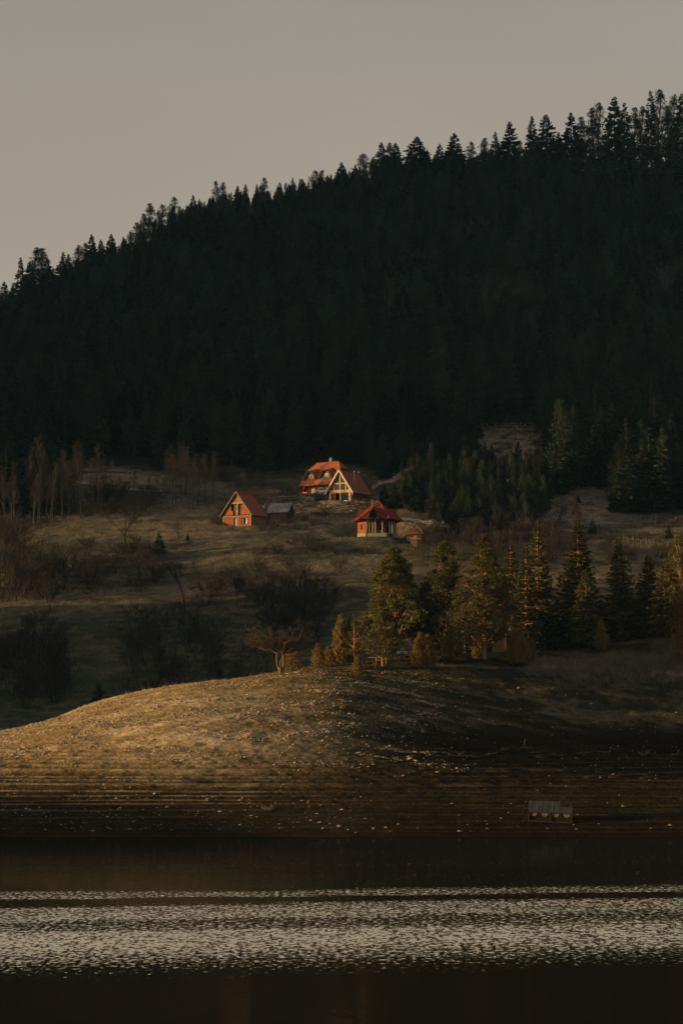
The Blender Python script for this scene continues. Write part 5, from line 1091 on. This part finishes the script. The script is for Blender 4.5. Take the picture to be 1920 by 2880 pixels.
M_grv = mat('pale_gravel', (.34, .27, .19), .95, .35, 1.4, coord='Object', bump=.08)
M_track = mat('brown_track', (.25, .175, .11), .95, .35, 1.2, bump=.08)
ribbon('gravel_road', [(1120, 1462), (1170, 1466), (1230, 1474), (1300, 1482)], 2.6, 3.4, M_grv)
ribbon('hillside_track', [(1045, 1378), (1090, 1358), (1130, 1335), (1165, 1318), (1215, 1290)], 2.4, 3.0, M_track)
ribbon('bank_path', [(195, 1350), (260, 1364), (330, 1374), (400, 1382), (455, 1383)], 1.0, 1.2, M_grv)
ribbon('upper_road', [(1545, 1487), (1590, 1492), (1640, 1497)], 1.2, 1.2, M_grv)
#ribbon('foot_path', [(700, 1548), (735, 1515), (755, 1497)], .7, .7, M_track)

# ------------------------------------------------------------------ on the knoll: shelter, fire ring, plank, hut on the shore
def shelter():
    r = thing('open_shelter', 'low open timber shelter with a flat grey roof under the pines', 'shelter', (OS.x, OS.y, float(hgt(OS.x, OS.y))), -.06)
    z = P(1440, 1777, OS.y).z - r.location.z; w = 5.0
    B('roof', lambda m: (m.slab([(-w, -2.2, z), (w, -2.2, z - .12), (w - .5, 2.4, z + .35), (-w + .5, 2.4, z + .45)], .14),), mat('grey_felt_roof', (.15, .145, .14), .8, .15, 1), r)
    for x in (-4.6, -1.6, 1.4, 4.6):
        for y in (-1.9, 2.0): B('post', lambda m: m.box(x - .09, x + .09, y - .09, y + .09, -.5, z - .13), M_wood, r)
    B('back_wall', lambda m: m.box(-4.6, 4.6, 2.12, 2.2, -.4, z * .8), M_dark, r); B('bench', lambda m: (m.box(-4.3, -1.9, -1.2, -.7, .42, .5), m.box(-4.3, -1.9, .3, .8, .42, .5), m.box(-4.2, -2.0, -.45, .15, .75, .83), m.box(-4.3, -1.9, -1.9, -1.85, .55, .95)), M_grey, r)
    o = B('white_sheet', lambda m: m.slab([(-.35, 0, 0), (.35, 0, 0), (.3, .05, .75), (-.35, .05, .8)], .04), M_white, None); p = P(1297, 1800, OS.y - 2.4); o.location = p; tag(o, 'bright white sheet hanging at the end of the open shelter', 'sheet')
shelter()
b = plant(1131, 1842); fr = thing('fire_ring', 'ring of pale stones beneath the tall orange-trunked pine', 'fire ring', b)
g_ = random.Random(3)
for k in range(16):
    a = k / 16 * 6.283; B('stone', lambda m: m.rock((math.cos(a) * .95, math.sin(a) * .8, .22 + .28 * (k % 2)), g_.uniform(.22, .36), .75, k), M_woodpale if k % 3 else M_brickD, fr)
B('grill_dome', lambda m: (m.rock((0, .2, .95), .45, 1.0, 3),), M_chim, fr)
p = hit(1764, 1941); o = B('driftwood_plank', lambda m: m.beam((-.75, 0, .12), (.75, .1, .06), .16, .12), M_pale, None); o.location = p; tag(o, 'short pale plank on the dark slope below the grey weeds', 'plank')
def shorehut():
    base = Vector((OH.x, OH.y, float(hgt(OH.x, OH.y)))); r = thing('shore_hut', 'tilted bathing hut of weathered planks stranded on the shore terraces', 'hut', base, math.radians(-4)); r.rotation_euler = (0, math.radians(2.6), math.radians(-5))
    s = 241 / F; W = 122 * s; hf = 24 * s; z0 = .1; zg = -.35
    fl, frt = -W / 2, W / 2; zt = 34 * s; zb = z0 + 1.05
    B('roof', lambda m: m.slab([(fl, -1.0, zb), (frt, -1.0, zb), (frt - .1, .95, zb + .85), (fl + .0, .95, zb + .85)], .07), rowmat('silver_planks', (.042, .043, .042), (.07, .07, .065), 'X', .14, 'Y', 2.0, .2, var=.9), r)
    B('fascia', lambda m: m.box(fl + .02, frt - .02, -1.03, -.99, zb - .24, zb - .06), mat('blue_grey_board', (.03, .045, .06), .7, .2, 2), r)
    B('end_wall', lambda m: [m.slab([(x, -.9, zg), (x, .9, zg), (x, .9, zb + .75), (x, -.9, zb - .08)][::s_], .05) for x, s_ in ((fl + .08, -1), (frt - .08, 1))], M_dark, r)
    B('back_wall', lambda m: m.box(fl + .1, frt - .1, .86, .9, z0, zb + .7), M_void, r); B('floor', lambda m: m.box(fl, frt, -1.0, .95, z0 - .12, z0 - .02), M_dark, r)
    # front boards: dark with four half-round openings showing tan boards behind
    n = 4; cw = W / n
    def arch(m):
        for i in range(n):
            cx = fl + cw * (i + .5); R_ = .34; zc = zb - .30
            for k in range(12):
                a0, a1 = math.pi + math.pi * k / 12, math.pi + math.pi * (k + 1) / 12
                m.slab([(cx + R_ * math.cos(a0), -.90, zc + R_ * math.sin(a0)), (cx + R_ * math.cos(a1), -.90, zc + R_ * math.sin(a1)), (cx, -.90, zc)], .02)
    B('arch_board', arch, mat('tan_board', (.17, .13, .055), .8, .25, 3), r)
    B('front_wall', lambda m: m.box(fl + .1, frt - .1, -.87, -.84, zg, zb - .1), M_void, r)
    for x in (fl + .05, 0.0, frt - .05): B('post', lambda m: m.box(x - .035, x + .035, -1.0, -.92, z0 - .3, zb - .08), M_dark, r)
    B('stovepipe_box', lambda m: (m.box(.95, 1.45, -.2, .5, zb + .3, zb + 1.12), m.tube((.95, -.2 + .35, zb + 1.12), (1.45, .15, zb + 1.12), .3, .3, 10)), mat('dark_red_hatch', (.02, .010, .010), .7, .2, 2), r)
    B('ladder', lambda m: (m.beam((fl - .45, -.7, z0 - .3), (fl - .05, -.7, zb - .1), .04), m.beam((fl - .5, -.3, z0 + .5), (fl - .5, -.3, zb + .4), .05), m.beam((fl - .5, -.3, zb + .1), (fl, -.3, zb + .1), .04)), M_dark, r)
shorehut()
# ------------------------------------------------------------------ stones, driftwood, grass
M_st = mat('shore_stone', (.12, .092, .062), .9, .45, .9, rnd=.25)
M_st2 = mat('pale_gravel_stone', (.26, .20, .135), .9, .5, .35, coord='Object')
def rocks_mesh(name, C, S, seed, m_):
    g = np.random.default_rng(seed); t = (1 + 5 ** .5) / 2
    oct_ = np.array([(1, 0, 0), (-1, 0, 0), (0, 1, 0), (0, -1, 0), (0, 0, 1), (0, 0, -1)], float); fo_ = np.array([(0, 2, 4), (2, 1, 4), (1, 3, 4), (3, 0, 4), (2, 0, 5), (1, 2, 5), (3, 1, 5), (0, 3, 5)])
    n = len(C); a = g.uniform(0, 6.28, n); ca_, sa_ = np.cos(a)[:, None], np.sin(a)[:, None]; v = oct_[None] * g.uniform(.6, 1.25, (n, 6, 3)) + g.normal(0, .15, (n, 6, 3)); v = v * np.array([1.1, .9, .55])
    x = v[..., 0] * ca_ - v[..., 1] * sa_; y = v[..., 0] * sa_ + v[..., 1] * ca_; v = np.stack([x, y, v[..., 2]], -1) * S[:, None, None] + C[:, None, :]
    return setmesh(name, v.reshape(-1, 3), (fo_[None] + (np.arange(n) * 6)[:, None, None]).reshape(-1, 3), m_)
def scatter(n, d0, d1, wfun, seed, um=.17):
    g = np.random.default_rng(seed); D = g.uniform(d0, d1, n * 3); x = g.uniform(-um, um, n * 3) * D; z = hgt(x, D); px, py = toscreen(x, D, z)
    k = g.random(n * 3) < wfun(x, D, z, px, py); x, D, z = x[k][:n], D[k][:n], z[k][:n]; return np.stack([x, D, z], 1)
def w_knoll(x, D, z, px, py):
    w = sstep(5.0, 8.5, z) * (1 - .8 * sstep(15.5, 18, z)) * (1 - .985 * sstep(1130, 1420, px + 250 * (fbm(x / 7, D / 7, 2) - .5))) ; w = w * (.05 + .95 * sstep(.50, .62, fbm(x / 6 + 3, D / 2.2, 4)))
    return np.maximum(w, .013 * (z > .4) * (px < 1050) + .005 * (z > .4))
C = scatter(80000, 236, 326, w_knoll, 21); S = np.random.default_rng(5).gamma(1.25, .048, len(C)) + .03; S = np.minimum(S, .34)
tag(link('shore_gravel', rocks_mesh('shore_gravel', C, S, 6, M_st2)), kind='stuff')
rub = []
g5 = np.random.default_rng(77)
for (x0, x1, y0, y1, n) in ((750, 1030, 1412, 1436, 1500), (1345, 1500, 1190, 1270, 1200), (1125, 1290, 1466, 1486, 700), (200, 430, 1340, 1378, 400), (1060, 1200, 1290, 1360, 300), (820, 1010, 1436, 1470, 260)):
    px = g5.uniform(x0, x1, n); py = g5.uniform(y0, y1, n)
    for a_, b_ in zip(px, py):
        q = hit(a_, b_, 420); rub.append((q.x, q.y, q.z))
rub = np.array(rub); tag(link('hillside_rubble', rocks_mesh('hillside_rubble', rub, np.minimum(g5.gamma(1.8, .07, len(rub)) + .06, .5), 8, M_st2)), kind='stuff')
# boulders one can tell apart
rp = []
for i in range(5):
    mb = MB(); mb.rock((0, 0, 0), 1.0, .6, 50 + i); me_ = setmesh('boulder', mb.v, mb.f, M_st); rp.append(me_)
bl = [(1075, 1914, .5), (1062, 1903, .35), (1100, 1936, .3), (585, 2254, .65), (600, 2246, .5), (576, 2243, .4), (143, 2258, .42), (278, 2254, .3), (8, 2282, .6), (1225, 1967, .35), (1235, 2008, .3), (1095, 2010, .3), (1050, 2335, .45), (1100, 2340, .35), (1085, 2330, .4), (1175, 2332, .35), (1320, 1898, .4), (1660, 2155, .3), (1714, 2189, .3), (1290, 2295, .35), (1120, 2320, .4), (1540, 2335, .3), (1620, 2336, .32), (1830, 2334, .35), (1000, 2345, .3), (1370, 2334, .3), (868, 2258, .35), (360, 2246, .28), (700, 1918, .3), (730, 1922, .28), (905, 1925, .33), (960, 1930, .35), (1010, 1948, .4), (1310, 1952, .3), (1225, 2118, .35), (760, 1945, .3), (650, 2285, .28), (690, 2280, .3)]
for i, (px, py, s) in enumerate(bl):
    q = hit(px, py); o = link('boulder', rp[i % 5], None, q + Vector((0, 0, s * .15))); s *= .48; o.scale = (s * R.uniform(.9, 1.4), s, s * R.uniform(.8, 1.2)); o.rotation_euler = (0, 0, R.uniform(0, 6.28)); o['category'] = 'rock'
    if py < 1960: ranked(o, px, 'pale boulder', 'along the upper stones below the umbrella tree and junipers', 'boulders below the junipers')
    elif py < 2200: ranked(o, px, 'grey stone', 'scattered on the middle of the bare slope', 'stones on the middle slope')
    else: ranked(o, px, 'brown boulder', 'along the terraces just above the water', 'boulders above the waterline')
# driftwood line on the dark slope
for i, (px, py, L_, a, tlt) in enumerate([(1205, 2130, 1.5, .9, .5), (1235, 2112, .9, -.5, .25), (1300, 2128, 1.3, .2, .1), (1335, 2133, 1.0, -.3, .1), (1420, 2112, 1.0, .6, .4), (1500, 2120, 1.9, .1, .1), (1518, 2135, 1.1, -1.0, .4), (1560, 2125, 2.2, .05, .05), (1480, 2108, 1.4, -.4, .3), (1640, 2122, 1.8, .1, .08), (1700, 2118, 1.5, -.1, .1), (1380, 2126, 1.4, .15, .1), (1900, 2125, 1.1, .1, .1)]):
    q = hit(px, py); g = random.Random(i); mb = MB(); d = Vector((math.cos(a * .6), .2, math.sin(a) * .35 + tlt * .3)).normalized(); p0 = -d * L_ / 2; r0 = .05
    for k in range(5):
        p1 = p0 + (d + Vector((g.gauss(0, .12), g.gauss(0, .12), g.gauss(0, .12)))) * (L_ / 5); mb.tube(p0, p1, r0, r0 * .85, 5)
        if g.random() < .6: mb.tube(p1, p1 + Vector((g.gauss(0, .3), g.gauss(0, .2), abs(g.gauss(0, .3)))), r0 * .6, .012, 4)
        p0 = p1; r0 *= .85
    o = mb.build('driftwood_branch', M_pale, None); o.location = q + Vector((0, 0, .12)); o['category'] = 'driftwood'; ranked(o, px, 'grey driftwood branch', 'in the stranded line across the dark slope', 'driftwood on the dark slope')
for px, py, sc_, lb in ((1812, 2128, 1.0, 'clawed driftwood root lying at the end of the driftwood line'), (757, 2283, .9, 'black snag root on the lower shore terraces')):
    q = hit(px, py); mb = MB(); g = random.Random(px)
    for k in range(22):
        a = g.uniform(0, 6.28); e_ = Vector((math.cos(a), math.sin(a) * .7, g.uniform(.05, .9))) * g.uniform(.5, 1.2) * sc_; m2 = e_ * .5 + Vector((g.gauss(0, .12), 0, g.gauss(0, .12))); mb.tube((0, 0, 0), m2, .05, .035, 4); mb.tube(m2, e_, .035, .012, 4)
    o = mb.build('driftwood_root', M_pale, None); o.location = q; tag(o, lb, 'driftwood')
# grass blades and dry weeds
def tufts(name, Cn, per, h0, h1, spread, m_, seed, w=.02, lean=.35):
    g = np.random.default_rng(seed); C_ = np.repeat(Cn, per, 0); n = len(C_); off = g.normal(0, spread, (n, 2)); P_ = C_ + np.concatenate([off, np.full((n, 1), -.02)], 1); P_[:, 2] = hgt(P_[:, 0], P_[:, 1]) - .03
    d = unit(np.concatenate([g.normal(0, lean, (n, 2)), np.ones((n, 1))], 1)); v, f = blades(P_, d, g.uniform(h0, h1, n), np.full(n, w) * g.uniform(.7, 1.5, n), g)
    tag(link(name, setmesh(name, v, f, m_)), kind='stuff')
M_gr = mat('dry_golden_grass', (.27, .18, .075), .85, .35, .5, trans=.3)
M_mg = mat('tan_meadow_grass', (.15, .122, .080), .9, .5, .12, trans=.2)
M_wd = mat('pale_dead_weeds', (.15, .125, .10), .9, .3, .6, trans=.2)
tufts('crest_grass', scatter(5200, 266, 345, lambda x, D, z, px, py: sstep(11.5, 15, z + 5 * (px < 500)) * (px < 1250) * (.2 + .8 * sstep(.42, .6, fbm(x / 3, D / 3, 2))), 31), 9, .06, .26, .10, M_gr, 32, .022)
tufts('tall_dry_grass', scatter(260, 270, 340, lambda x, D, z, px, py: sstep(12, 15, z) * (px < 1100) * .8, 41), 14, .25, .6, .12, M_gr, 42, .022, .2)
tufts('meadow_grass', scatter(26000, 455, 640, lambda x, D, z, px, py: (py > 1340) * sstep(.36, .58, .6 * fbm(x / 16, D / 9, 4) + .4 * fbm(x / 3.3, D / 2.2, 4)), 51), 4, .25, .65, .28, M_mg, 52, .10, .5)
wl_ = []
for (x0, x1, y0, y1, n) in ((1480, 1700, 1865, 1905, 300), (1700, 1920, 1845, 1890, 380), (1560, 1920, 1880, 1925, 180)):
    for _ in range(n):
        q = hit(R.uniform(x0, x1), R.uniform(y0, y1)); wl_.append((q.x, q.y, q.z))
tufts('dead_weeds', np.array(wl_), 16, .35, 1.5, .22, M_wd, 61, .035, .35)
finish_ranks()
# ------------------------------------------------------------------ the evening air of the valley
def haze():
    mb = MB(); mb.box(-1100, 1100, -460, 1650, -8, 470); m = bpy.data.materials.new('haze'); m.use_nodes = True; N = m.node_tree.nodes; N.clear()
    o_ = N.new('ShaderNodeOutputMaterial'); v = N.new('ShaderNodeVolumePrincipled'); v.inputs['Density'].default_value = .00003; v.inputs['Color'].default_value = (.28, .62, 1.0, 1); v.inputs['Anisotropy'].default_value = .0
    m.node_tree.links.new(v.outputs[0], o_.inputs['Volume']); tag(mb.build('haze', m, None), kind='stuff')
haze()
